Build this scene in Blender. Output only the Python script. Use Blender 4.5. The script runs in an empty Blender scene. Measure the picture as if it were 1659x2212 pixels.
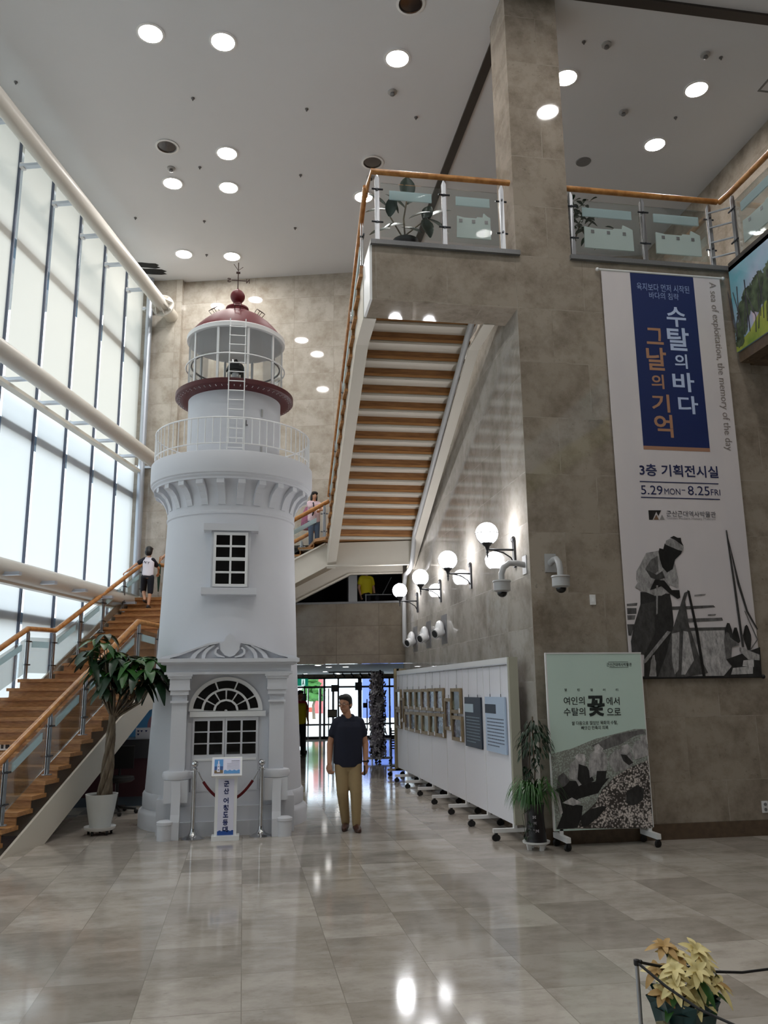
import bpy, bmesh, math, random
from mathutils import Matrix, Vector
random.seed(7)
S = bpy.context.scene
COL = S.collection
PI = math.pi
# ---------------------------------------------------------------- camera, world, light, exposure
cam = bpy.data.cameras.new('camera')
cam.sensor_fit = 'VERTICAL'; cam.sensor_height = 24.0; cam.lens = 24.0*1789/2212
cam.clip_end = 300; cam.clip_start = 0.05
co = bpy.data.objects.new('camera', cam); COL.objects.link(co)
RX = (0.98635, 0.02290, 0.16306); RY = (-0.16419, 0.20784, 0.96428); RZ = (-0.01181, -0.97790, 0.20876)
co.matrix_world = Matrix(((RX[0], -RX[1], -RX[2], 0), (RY[0], -RY[1], -RY[2], 0), (RZ[0], -RZ[1], -RZ[2], 1.7), (0, 0, 0, 1)))
S.camera = co
SKY = 3.0            # daylight outside the windows
DOWN = 108.0         # radiance of the recessed downlights
GLOBE = 34.0         # radiance of the globe wall lamps
S.view_settings.view_transform = 'Standard'; S.view_settings.look = 'None'
S.view_settings.gamma = 1.0; S.view_settings.use_curve_mapping = False
S.view_settings.exposure = 0.48
w = bpy.data.worlds.new('daylight'); S.world = w; w.use_nodes = True
wn = w.node_tree.nodes; wl = w.node_tree.links
wn['Background'].inputs[1].default_value = SKY
wn['Background'].inputs[0].default_value = (0.86, 0.94, 1.0, 1)
S.cycles.max_bounces = 9; S.cycles.diffuse_bounces = 5; S.cycles.glossy_bounces = 4
S.cycles.transmission_bounces = 6; S.cycles.transparent_max_bounces = 16
S.cycles.caustics_reflective = False; S.cycles.caustics_refractive = False
S.cycles.sample_clamp_indirect = 6.0
# ---------------------------------------------------------------- helpers
def lin(c):
    return tuple((x/12.92 if x <= .04045 else ((x+.055)/1.055)**2.4) for x in c)
def rgb(r, g, b): return lin((r/255, g/255, b/255)) + (1,)
def newmat(name):
    m = bpy.data.materials.new(name); m.use_nodes = True
    return m, m.node_tree.nodes, m.node_tree.links, m.node_tree.nodes['Principled BSDF']
def mat(name, c, rough=.5, metal=0., spec=.5, noise=0., nscale=8., bump=0., emit=0., coat=0.):
    m, n, l, p = newmat(name)
    p.inputs['Base Color'].default_value = c; p.inputs['Roughness'].default_value = rough
    p.inputs['Metallic'].default_value = metal; p.inputs['Specular IOR Level'].default_value = spec
    if coat: p.inputs['Coat Weight'].default_value = coat
    if emit:
        p.inputs['Emission Color'].default_value = c; p.inputs['Emission Strength'].default_value = emit
    if noise or bump:
        tc = n.new('ShaderNodeTexCoord'); nt = n.new('ShaderNodeTexNoise')
        nt.inputs['Scale'].default_value = nscale; nt.inputs['Detail'].default_value = 5
        l.new(tc.outputs['Object'], nt.inputs['Vector'])
        if noise:
            mx = n.new('ShaderNodeMix'); mx.data_type = 'RGBA'
            mx.inputs[6].default_value = tuple(x*(1-noise) for x in c[:3])+(1,)
            mx.inputs[7].default_value = tuple(min(1, x*(1+noise)) for x in c[:3])+(1,)
            l.new(nt.outputs['Fac'], mx.inputs[0]); l.new(mx.outputs[2], p.inputs['Base Color'])
        if bump:
            b = n.new('ShaderNodeBump'); b.inputs['Strength'].default_value = bump; b.inputs['Distance'].default_value = .01
            l.new(nt.outputs['Fac'], b.inputs['Height']); l.new(b.outputs[0], p.inputs['Normal'])
    return m
C15, S15 = math.cos(math.radians(15.06)), math.sin(math.radians(15.06))
UV = Matrix(((C15, S15, 0, 0), (-S15, C15, 0, 0), (0, 0, 1, 0), (0, 0, 0, 1)))   # the window-wall frame, turned 15 degrees
def uvp(u, v, z=0): return UV @ Vector((u, v, z))
def stone(name, ax, tile, c1, c2, blot, mortar, rough, off=(0, 0), stag=0., vein=1., msize=.006, streak=(1, 1, 1)):
    """polished limestone slabs; ax = two world directions the slab grid runs along"""
    m, n, l, p = newmat(name)
    g = n.new('ShaderNodeNewGeometry')
    def dot(v):
        d = n.new('ShaderNodeVectorMath'); d.operation = 'DOT_PRODUCT'; d.inputs[1].default_value = v
        l.new(g.outputs['Position'], d.inputs[0]); return d.outputs['Value']
    cb = n.new('ShaderNodeCombineXYZ')
    for i in (0, 1):
        ad = n.new('ShaderNodeMath'); ad.operation = 'ADD'; ad.inputs[1].default_value = off[i]
        l.new(dot(ax[i]), ad.inputs[0]); l.new(ad.outputs[0], cb.inputs[i])
    br = n.new('ShaderNodeTexBrick'); br.offset = stag; br.squash = 1
    br.inputs['Scale'].default_value = 1; br.inputs['Mortar Size'].default_value = msize; br.inputs['Mortar Smooth'].default_value = 0
    br.inputs['Brick Width'].default_value = tile[0]; br.inputs['Row Height'].default_value = tile[1]
    br.inputs['Color1'].default_value = c1; br.inputs['Color2'].default_value = c2; br.inputs['Mortar'].default_value = mortar
    br.inputs['Bias'].default_value = 0
    l.new(cb.outputs[0], br.inputs['Vector'])
    mp = n.new('ShaderNodeMapping'); mp.inputs['Scale'].default_value = streak; l.new(g.outputs['Position'], mp.inputs[0])
    # shift the cloud pattern from slab to slab
    sh = n.new('ShaderNodeVectorMath'); sh.operation = 'MULTIPLY_ADD'; sh.inputs[1].default_value = (9, 7, 5)
    l.new(br.outputs['Color'], sh.inputs[0]); l.new(mp.outputs[0], sh.inputs[2])
    n1 = n.new('ShaderNodeTexNoise'); n1.inputs['Scale'].default_value = 2.6; n1.inputs['Detail'].default_value = 9; n1.inputs['Roughness'].default_value = .68
    n2 = n.new('ShaderNodeTexNoise'); n2.inputs['Scale'].default_value = 17; n2.inputs['Detail'].default_value = 6; n2.inputs['Roughness'].default_value = .7
    for q in (n1, n2): l.new(sh.outputs[0], q.inputs['Vector'])
    r1 = n.new('ShaderNodeValToRGB'); r1.color_ramp.elements[0].position = .42; r1.color_ramp.elements[1].position = .68
    l.new(n1.outputs['Fac'], r1.inputs[0])
    r2 = n.new('ShaderNodeValToRGB'); r2.color_ramp.elements[0].position = .60; r2.color_ramp.elements[1].position = .75
    l.new(n2.outputs['Fac'], r2.inputs[0])
    m1 = n.new('ShaderNodeMix'); m1.data_type = 'RGBA'; m1.inputs[7].default_value = blot
    k1 = n.new('ShaderNodeMath'); k1.operation = 'MULTIPLY'; k1.inputs[1].default_value = .7*vein
    l.new(r1.outputs[0], k1.inputs[0]); l.new(k1.outputs[0], m1.inputs[0]); l.new(br.outputs['Color'], m1.inputs[6])
    m2 = n.new('ShaderNodeMix'); m2.data_type = 'RGBA'; m2.inputs[7].default_value = tuple(x*.55 for x in blot[:3])+(1,)
    k2 = n.new('ShaderNodeMath'); k2.operation = 'MULTIPLY'; k2.inputs[1].default_value = .5*vein
    l.new(r2.outputs[0], k2.inputs[0]); l.new(k2.outputs[0], m2.inputs[0]); l.new(m1.outputs[2], m2.inputs[6])
    l.new(m2.outputs[2], p.inputs['Base Color']); p.inputs['Roughness'].default_value = rough
    return m
def glassmat(name, tint=(.93, .97, .96, 1), refl=.5, rough=0.):
    m, n, l, p = newmat(name); n.remove(p)
    o = n['Material Output']; t = n.new('ShaderNodeBsdfTransparent'); t.inputs[0].default_value = tint
    gl = n.new('ShaderNodeBsdfGlossy'); gl.inputs['Roughness'].default_value = rough
    f = n.new('ShaderNodeFresnel'); f.inputs['IOR'].default_value = 1.5
    k = n.new('ShaderNodeMath'); k.operation = 'MULTIPLY'; k.inputs[1].default_value = refl; l.new(f.outputs[0], k.inputs[0])
    mx = n.new('ShaderNodeMixShader'); l.new(k.outputs[0], mx.inputs[0]); l.new(t.outputs[0], mx.inputs[1]); l.new(gl.outputs[0], mx.inputs[2])
    l.new(mx.outputs[0], o.inputs[0]); return m
def frostmat(name, c, alpha):
    m, n, l, p = newmat(name); o = n['Material Output']
    p.inputs['Base Color'].default_value = c; p.inputs['Roughness'].default_value = .6
    t = n.new('ShaderNodeBsdfTransparent'); mx = n.new('ShaderNodeMixShader'); mx.inputs[0].default_value = alpha
    tl = n.new('ShaderNodeBsdfTranslucent'); tl.inputs[0].default_value = c; m2 = n.new('ShaderNodeMixShader'); l.new(p.outputs[0], m2.inputs[1]); l.new(tl.outputs[0], m2.inputs[2])
    l.new(t.outputs[0], mx.inputs[1]); l.new(m2.outputs[0], mx.inputs[2]); l.new(mx.outputs[0], o.inputs[0]); return m
class B:
    """collects faces, then links them as one mesh object"""
    def __init__(s): s.bm = bmesh.new(); s.k = 0; s.T = Matrix()
    def v(s, p): return s.bm.verts.new(s.T @ Vector(p))
    def f(s, vs):
        try:
            f = s.bm.faces.new(vs); f.material_index = s.k; return f
        except ValueError: return None
    def pl(s, pts): return s.f([s.v(p) for p in pts])
    def box(s, x0, x1, y0, y1, z0, z1):
        a = [s.v((x, y, z)) for z in (z0, z1) for y in (y0, y1) for x in (x0, x1)]
        for q in ((0, 2, 3, 1), (4, 5, 7, 6), (0, 1, 5, 4), (2, 6, 7, 3), (0, 4, 6, 2), (1, 3, 7, 5)): s.f([a[i] for i in q])
        return s
    def prism(s, pts, d):
        d = Vector(d); a = [s.v(p) for p in pts]; b = [s.v(Vector(p)+d) for p in pts]; n = len(a)
        s.f(a[::-1]); s.f(b)
        for i in range(n): s.f([a[i], a[(i+1) % n], b[(i+1) % n], b[i]])
        return s
    def ring(s, c, ax, r, n, ph=0.):
        ax = Vector(ax).normalized(); e = ax.orthogonal().normalized()
        if abs(ax.z) < .999: e = ax.cross(Vector((0, 0, 1))).normalized()
        g = ax.cross(e); c = Vector(c)
        return [s.v(c + e*r*math.cos(ph+2*PI*i/n) + g*r*math.sin(ph+2*PI*i/n)) for i in range(n)]
    def tube(s, pts, r, n=8, closed=False, cap=True):
        pts = [Vector(p) for p in pts]; R = []; m = len(pts); rr = r if isinstance(r, (list, tuple)) else [r]*m
        for i, p in enumerate(pts):
            if closed: d = pts[(i+1) % m]-pts[i-1]
            else: d = pts[min(i+1, m-1)]-pts[max(i-1, 0)]
            if d.length < 1e-9: d = Vector((0, 0, 1))
            if R and d.dot(pd) < 0 and False: d = -d
            pd = d
            ring = s.ring(p, d, rr[i], n)
            if R:   # least twist
                best = min(range(n), key=lambda o: sum((ring[(j+o) % n].co-R[-1][j].co).length for j in range(n)))
                ring = ring[best:]+ring[:best]
            R.append(ring)
        for a, b in zip(R, R[1:]+([R[0]] if closed else [])):
            if closed and b is R[0]:
                best = min(range(n), key=lambda o: sum((b[(j+o) % n].co-a[j].co).length for j in range(n))); b = b[best:]+b[:best]
            for j in range(n): s.f([a[j], a[(j+1) % n], b[(j+1) % n], b[j]])
        if cap and not closed: s.f(R[0][::-1]); s.f(R[-1])
        return s
    def lathe(s, prof, n=32, c=(0, 0, 0), a0=0., a1=2*PI, cap=False):
        full = abs(a1-a0) > 6.28; R = []
        for r, z in prof:
            R.append([s.v((c[0]+max(r, 1e-4)*math.cos(a0+(a1-a0)*i/n), c[1]+max(r, 1e-4)*math.sin(a0+(a1-a0)*i/n), c[2]+z)) for i in range(n if full else n+1)])
        for a, b in zip(R, R[1:]):
            for j in range(n): s.f([a[j], a[(j+1) % len(a)], b[(j+1) % len(b)], b[j]])
        if cap: s.f(R[0][::-1]); s.f(R[-1])
        return s
    def sph(s, c, r, n=12, sc=(1, 1, 1)):
        k = max(4, n//2); c = Vector(c)
        top = s.v(c+Vector((0, 0, r*sc[2]))); bot = s.v(c-Vector((0, 0, r*sc[2]))); R = []
        for i in range(1, k):
            t = PI*i/k
            R.append([s.v(c+Vector((r*sc[0]*math.sin(t)*math.cos(2*PI*j/n), r*sc[1]*math.sin(t)*math.sin(2*PI*j/n), r*sc[2]*math.cos(t)))) for j in range(n)])
        for j in range(n):
            s.f([top, R[0][j], R[0][(j+1) % n]]); s.f([bot, R[-1][(j+1) % n], R[-1][j]])
        for a, b in zip(R, R[1:]):
            for j in range(n): s.f([a[j], b[j], b[(j+1) % n], a[(j+1) % n]])
        return s
    def loft(s, rings):
        """rings: (centre, rx, ry[, dir]) horizontal ellipses joined into a closed body"""
        R = []
        for c, rx, ry in rings: R.append([s.v((c[0]+rx*math.cos(2*PI*i/20), c[1]+ry*math.sin(2*PI*i/20), c[2])) for i in range(20)])
        for a, b in zip(R, R[1:]):
            for j in range(20): s.f([a[j], a[(j+1) % 20], b[(j+1) % 20], b[j]])
        s.f(R[0][::-1]); s.f(R[-1]); return s
    def mesh(s, me, M):
        vs = [s.v(M @ v.co) for v in me.vertices]
        for p in me.polygons: s.f([vs[i] for i in p.vertices])
        return s
    def end(s, name, ms, parent=None, smooth=None, world=True, **kw):
        me = bpy.data.meshes.new(name)
        if parent is not None and world: s.bm.transform(WM[parent.name].inverted())
        bmesh.ops.recalc_face_normals(s.bm, faces=s.bm.faces[:]) if not kw.pop('keep', False) else None
        s.bm.to_mesh(me); s.bm.free()
        for m in (ms if isinstance(ms, (list, tuple)) else [ms]): me.materials.append(m)
        if smooth:
            for p in me.polygons: p.use_smooth = True
            me.set_sharp_from_angle(angle=math.radians(smooth))
        o = bpy.data.objects.new(name, me); COL.objects.link(o)
        if parent is not None: o.parent = parent
        WM[o.name] = WM[parent.name].copy() if parent is not None else Matrix()
        for k, v in kw.items(): o[k] = v
        return o
WM = {}
def thing(name, label, cat, loc=(0, 0, 0), rz=0., group=None):
    o = bpy.data.objects.new(name, None); COL.objects.link(o)
    o.empty_display_size = .1; o.location = loc; o.rotation_euler = (0, 0, rz)
    o['label'] = label; o['category'] = cat
    if group: o['group'] = group
    WM[o.name] = Matrix.Translation(loc) @ Matrix.Rotation(rz, 4, 'Z'); return o
def tag(o, label, cat, group=None):
    o['label'] = label; o['category'] = cat
    if group: o['group'] = group
    return o
def struct(o): o['kind'] = 'structure'; return o
def dup(r, loc=None, rz=None, label=None, group=None):
    c = r.copy(); COL.objects.link(c)
    if loc is not None: c.location = loc
    if rz is not None: c.rotation_euler = (0, 0, rz)
    if label: c['label'] = label
    if group: c['group'] = group
    for ch in list(r.children):
        d = ch.copy(); COL.objects.link(d); d.parent = c
        for g in list(ch.children):
            e = g.copy(); COL.objects.link(e); e.parent = d
    return c
TXT = {}
def textmesh(s, bold=0.):
    k = (s, bold)
    if k not in TXT:
        c = bpy.data.curves.new('t', 'FONT'); c.body = s; c.offset = bold; c.resolution_u = 3
        o = bpy.data.objects.new('t', c); COL.objects.link(o)
        dg = bpy.context.evaluated_depsgraph_get(); me = bpy.data.meshes.new_from_object(o.evaluated_get(dg))
        bpy.data.objects.remove(o); bpy.data.curves.remove(c)
        xs = [v.co.x for v in me.vertices]; ys = [v.co.y for v in me.vertices]
        TXT[k] = (me, min(xs), max(xs), min(ys), max(ys))
    return TXT[k]
def text(b, s, centre, w, h, ax, ay, bold=0.):
    """adds lettering of width w and height h, centred, reading along ax with its up along ay"""
    me, x0, x1, y0, y1 = textmesh(s, bold); ax = Vector(ax).normalized(); ay = Vector(ay).normalized()
    az = ax.cross(ay); c = Vector(centre)
    w = w or h*(x1-x0)/(y1-y0); h = h or w*(y1-y0)/(x1-x0)
    M = Matrix.Translation(c) @ Matrix(((ax.x, ay.x, az.x, 0), (ax.y, ay.y, az.y, 0), (ax.z, ay.z, az.z, 0), (0, 0, 0, 1))) @ Matrix.Diagonal((w/(x1-x0), h/(y1-y0), 1, 1)) @ Matrix.Translation((-(x0+x1)/2, -(y0+y1)/2, 0))
    b.mesh(me, M)
# ---------------------------------------------------------------- materials
M_floor = stone('floor limestone', ((1, 0, 0), (0, 1, 0)), (.575, .61), rgb(200, 192, 182), rgb(160, 152, 143), rgb(122, 112, 100), rgb(150, 143, 134), .085, off=(-.03, -.14), vein=.85, msize=.0025, streak=(.8, 1.3, 1))
M_back = stone('back wall limestone', ((C15, -S15, 0), (0, 0, 1)), (.92, .62), rgb(194, 188, 178), rgb(184, 177, 166), rgb(150, 139, 124), rgb(168, 160, 149), .04, msize=.004, vein=1.15)
M_face = stone('facing wall limestone', ((1, 0, 0), (0, 0, 1)), (.9, .72), rgb(164, 153, 140), rgb(153, 142, 129), rgb(118, 106, 92), rgb(166, 157, 145), .04, off=(-3.3+.9, .1), stag=.5, msize=.004, vein=1.25)
M_side = stone('side wall limestone', ((0, 1, 0), (0, 0, 1)), (.92, .62), rgb(172, 167, 160), rgb(161, 155, 147), rgb(128, 120, 110), rgb(184, 178, 170), .05, off=(-9.25, .1), msize=.004, vein=1.2)
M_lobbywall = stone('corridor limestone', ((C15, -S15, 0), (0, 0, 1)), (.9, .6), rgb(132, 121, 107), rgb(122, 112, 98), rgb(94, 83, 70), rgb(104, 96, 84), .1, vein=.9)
M_ceil = mat('ceiling paint', rgb(220, 222, 226), .9, noise=.02, nscale=1.5)
M_white = mat('white plaster', rgb(212, 214, 220), .75, noise=.025, nscale=5, bump=.08)
M_whitepaint = mat('white gloss paint', rgb(236, 237, 238), .35)
M_steel_w = mat('off white painted steel', rgb(208, 202, 190), .42, noise=.03, nscale=3)
M_cream = mat('cream painted pipe', rgb(204, 201, 194), .4, noise=.03, nscale=2)
M_darkredge = mat('dark bronze strip', rgb(58, 52, 48), .45)
M_granite = mat('dark grey granite ledge', rgb(112, 112, 114), .3, noise=.2, nscale=60)
M_base = mat('brown stone skirting', rgb(92, 76, 62), .2, noise=.4, nscale=14)
M_black = mat('matte black', rgb(14, 14, 15), .6)
M_blackgl = mat('black window glass', rgb(7, 7, 8), .08)
M_iron = mat('black cast iron', rgb(22, 22, 26), .45)
M_chrome = mat('polished chrome', rgb(200, 200, 202), .12, metal=1)
M_steel = mat('brushed stainless steel', rgb(170, 172, 176), .33, metal=1)
M_alu = mat('pale aluminium', rgb(196, 204, 216), .38, metal=.7)
M_red = mat('dark red paint', rgb(104, 20, 30), .5, noise=.06, nscale=6)
M_red_d = mat('deep red metal', rgb(74, 10, 18), .45)
M_plas = mat('grey plastic pipe', rgb(172, 172, 172), .4)
M_plasw = mat('white plastic', rgb(226, 226, 226), .3)
M_rubber = mat('black rubber', rgb(24, 24, 25), .6)
M_glass = glassmat('clear glass', (.955, .98, .975, 1), .6)
M_glass_thin = glassmat('thin clear glass', (.96, .975, .98, 1), .55)
M_glass_win = glassmat('window glazing', (.93, .97, 1, 1), .6)
M_frost = frostmat('pale blue frosted film', rgb(222, 240, 244), .86)
M_frost2 = frostmat('white frosted film', rgb(214, 228, 226), .76)
def woodmat(name, c1, c2, sc=(1, 12, 12), rough=.4):
    m, n, l, p = newmat(name)
    tc = n.new('ShaderNodeTexCoord'); mp = n.new('ShaderNodeMapping'); mp.inputs['Scale'].default_value = sc
    nt = n.new('ShaderNodeTexNoise'); nt.inputs['Scale'].default_value = 3; nt.inputs['Detail'].default_value = 6
    l.new(tc.outputs['Object'], mp.inputs[0]); l.new(mp.outputs[0], nt.inputs['Vector'])
    r = n.new('ShaderNodeValToRGB'); r.color_ramp.elements[0].color = c1; r.color_ramp.elements[1].color = c2
    r.color_ramp.elements[0].position = .35; r.color_ramp.elements[1].position = .65
    l.new(nt.outputs['Fac'], r.inputs[0]); l.new(r.outputs[0], p.inputs['Base Color']); p.inputs['Roughness'].default_value = rough
    return m
M_oak = woodmat('oak stair boards', rgb(146, 99, 52), rgb(182, 132, 80), (.8, 14, 30))
M_oakd = woodmat('dark oak boards', rgb(122, 80, 42), rgb(150, 104, 60), (1.5, 14, 14))
M_rail = woodmat('varnished oak handrail', rgb(160, 104, 52), rgb(196, 140, 80), (4, 4, 4), .3)
M_lamp = mat('lit lamp glass', (1, .97, .93, 1), .4, emit=DOWN)
M_globe = mat('lit opal globe', (.97, .97, 1, 1), .3, emit=GLOBE)
M_lobbylamp = mat('lit corridor lamp', (1, .97, .93, 1), .4, emit=14)
# translucent roller blinds, lit by the daylight behind them
def blindmat(name, c, tr):
    m, n, l, p = newmat(name); n.remove(p); o = n['Material Output']
    d = n.new('ShaderNodeBsdfDiffuse'); d.inputs[0].default_value = c
    t = n.new('ShaderNodeBsdfTranslucent'); t.inputs[0].default_value = c
    mx = n.new('ShaderNodeMixShader'); mx.inputs[0].default_value = tr
    l.new(d.outputs[0], mx.inputs[1]); l.new(t.outputs[0], mx.inputs[2]); l.new(mx.outputs[0], o.inputs[0]); return m
M_blind_u = blindmat('cream roller blind', rgb(240, 234, 222), .58)
M_blind_l = blindmat('white roller blind', rgb(248, 246, 242), .68)
# ---------------------------------------------------------------- room shell
b = B(); b.box(-14, 14, -9, 36, -.3, 0); struct(b.end('floor', M_floor))
b = B(); b.box(-13, 9.2, -8.4, 20.5, 11.1, 11.4); struct(b.end('ceiling', M_ceil))
b = B(); b.box(3.3, 9, 9.25, 9.6, 0, 7.09); struct(b.end('wall_front', M_face))
b = B(); b.box(3.299, 3.6, 9.2505, 17.3, 0, 6.9); struct(b.end('wall_right', M_side))
# back wall with the corridor mouth and the low gallery window above it
b = B(); b.T = UV
v0, v1 = 17.38, 17.7
b.box(-7.5, -4.0, v0, v1, 0, 11.1); b.box(-1.0, 6.5, v0, v1, 0, 11.1)
b.box(-4.0, -1.0, v0, v1, 4.75, 11.1)
b.box(-7.5, -6.3, 17.24, v0, 0, 11.1)
struct(b.end('wall_back', M_back))
b = B(); b.T = UV; b.box(-4.0, -1.0, v0+.001, v1, 2.22, 3.47); struct(b.end('wall_corridor', M_lobbywall))  # same limestone; its darker colour paints in the shade under the stairs
b = B(); b.T = UV; b.box(-4.0, -1.25, 17.36, 17.72, 3.47, 3.51); struct(b.end('trim_1', M_granite))
b = B(); b.box(-14, 9.2, -8.4, -8.1, 0, 11.1); struct(b.end('wall_rear', mat('grey rear wall', rgb(120, 118, 114), .8)))
b = B(); b.box(8.6, 8.9, -8.1, 20, 0, 11.1); struct(b.end('wall_upper', M_face))
b = B(); b.box(3.32, 4.06, 9.2502, 9.9, 7.09, 11.1); struct(b.end('pillar', M_face))
b = B(); b.box(3.3, 8.6, 9.6, 17, 6.8, 7.1); struct(b.end('floor_slab', mat('dark upper floor', rgb(66, 62, 60), .4)))
b = B(); b.box(1.45, 3.32, 9.2505, 9.76, 6.36, 7.09); struct(b.end('floor_balcony', M_face))
b = B(); b.box(1.43, 3.36, 9.2, 9.72, 7.09, 7.15); b.box(4.04, 6.3, 9.2, 9.62, 7.09, 7.15); struct(b.end('trim_2', M_granite))
b = B(); b.box(6.3, 8.6, -8.1, 9.25, 5.97, 7.1)
struct(b.end('floor_wing', mat('dark wing floor', rgb(74, 72, 72), .5)))
b = B(); b.box(6.3, 8.6, -8.1, 9.25, 5.92, 5.97); struct(b.end('ceiling_wing', M_whitepaint))
b = B(); b.box(6.24, 6.3, -8.1, 9.2, 7.06, 7.18); struct(b.end('trim_3', M_darkredge))
b = B(); b.box(6.26, 6.44, -8.1, 9.2, 5.78, 5.93); b.box(6.44, 8.6, 9.05, 9.25, 5.78, 5.93); struct(b.end('trim_4', M_base))
b = B(); b.box(3.31, 9, 9.22, 9.25, 0, .17); struct(b.end('baseboard_front', M_base))
b = B(); b.box(3.28, 3.3, 9.22, 17.0, 0, .1); struct(b.end('baseboard_right', M_base))
# shutter slots in the ceiling
b = B(); b.box(3.41, 3.55, 9.9, 18, 11.06, 11.1); b.box(3.0, 8.6, 9.06, 9.22, 11.06, 11.1); b.box(3.02, 3.1, 8.6, 9.2, 11.06, 11.1)
struct(b.end('trim_5', M_darkredge))
b = B()
for x0, x1, y0, y1 in ((8.0, 8.6, 9.9, 9.93), (8.0, 8.03, 9.9, 10.5), (8.0, 8.6, 10.5, 10.53)): b.box(x0, x1, y0, y1, 11.09, 11.1)
struct(b.end('trim_6', M_granite))
# black hole and peeling paint where the ceiling meets the pipe
b = B()
random.seed(3)
for (x0, x1, y0, y1) in ((-2.62, -2.1, 17.62, 17.84), (-2.6, -1.98, 17.88, 18.12)):
    pts = [(x0, y0), *[(x0+(x1-x0)*t, y0+random.uniform(-.02, .02)) for t in (.3, .6, .9)], (x1+random.uniform(-.03, .04), y0+.06), (x1-.04, (y0+y1)/2), (x1+.03, y1-.05), *[(x0+(x1-x0)*t, y1+random.uniform(-.02, .02)) for t in (.85, .5, .2)], (x0, y1)]
    b.prism([(x, y, 11.094) for x, y in pts], (0, 0, .006))
tag(b.end('ceiling_hole', M_black), 'ragged black hole in the ceiling above the end of the top pipe', 'hole')
# ---------------------------------------------------------------- window wall: mullions, transoms, glazing, blinds
WU = -7.17; BAY = 1.114; V_END = 17.33
vs = [V_END-BAY*i for i in range(25)]
b = B(); b.T = UV; b.box(WU-.6, WU-.5, -10.4, 17.4, 0, .12); b.box(WU-.3, WU-.06, -10.4, 17.4, 0, .3)
b.box(WU-.3, WU+.0, -10.4, 17.4, 11.0, 11.1); b.box(WU-.34, WU+.02, 17.3, 17.7, 0, 11.1)
struct(b.end('wall_left', M_steel_w))
wf = None
b = B(); b.T = UV
for v in vs: b.box(WU-.1, WU-.02, v-.014, v+.014, .3, 11.0)
win = struct(b.end('window_1', mat('dark edged mullion', rgb(96, 104, 122), .4, metal=.3)))
b = B(); b.T = UV
for z in (2.92, 5.95, 9.05): b.box(WU-.3, WU-.1, -10.4, 17.4, z-.08, z+.08)
b.end('transom', mat('blue grey transom', rgb(98, 128, 158), .4), win)
b = B(); b.T = UV; b.box(WU-.35, WU-.34, -10.4, 17.4, .3, 11.0); b.end('pane', M_glass_win, win)
proto = {}
for i, v in enumerate(vs[1:]):
    for t, (z0, z1, mm) in enumerate(((6.62, 11.0, M_blind_u), (3.5, 6.48, M_blind_l), (.32, 3.4, M_blind_l))):
        tier = ('top', 'middle', 'bottom')[t]
        g = 'roller blinds of the %s tier' % tier
        nth = ['first', 'second', 'third', 'fourth', 'fifth', 'sixth']
        lab = '%s blind in the %s tier, %s' % (('cream', 'white', 'white')[t], tier, (nth[i]+' bay from the back wall') if i < 6 else 'beyond the left edge of the photo')
        if t not in proto:
            b = B(); b.T = UV; b.pl([(WU-.06, v+.15, z0), (WU-.06, v+BAY-.015, z0), (WU-.06, v+BAY-.015, z1), (WU-.06, v+.15, z1)])
            o = tag(b.end('window_blind', mm), lab, 'blind', g); proto[t] = (o, v)
        else:
            o = dup(proto[t][0], uvp(0, v-proto[t][1], 0), label=lab)
b = B(); b.box(-60, 60, -60, 90, -.4, -.3); struct(b.end('ground', mat('pale paving outside', rgb(196, 194, 188), .8)))
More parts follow.
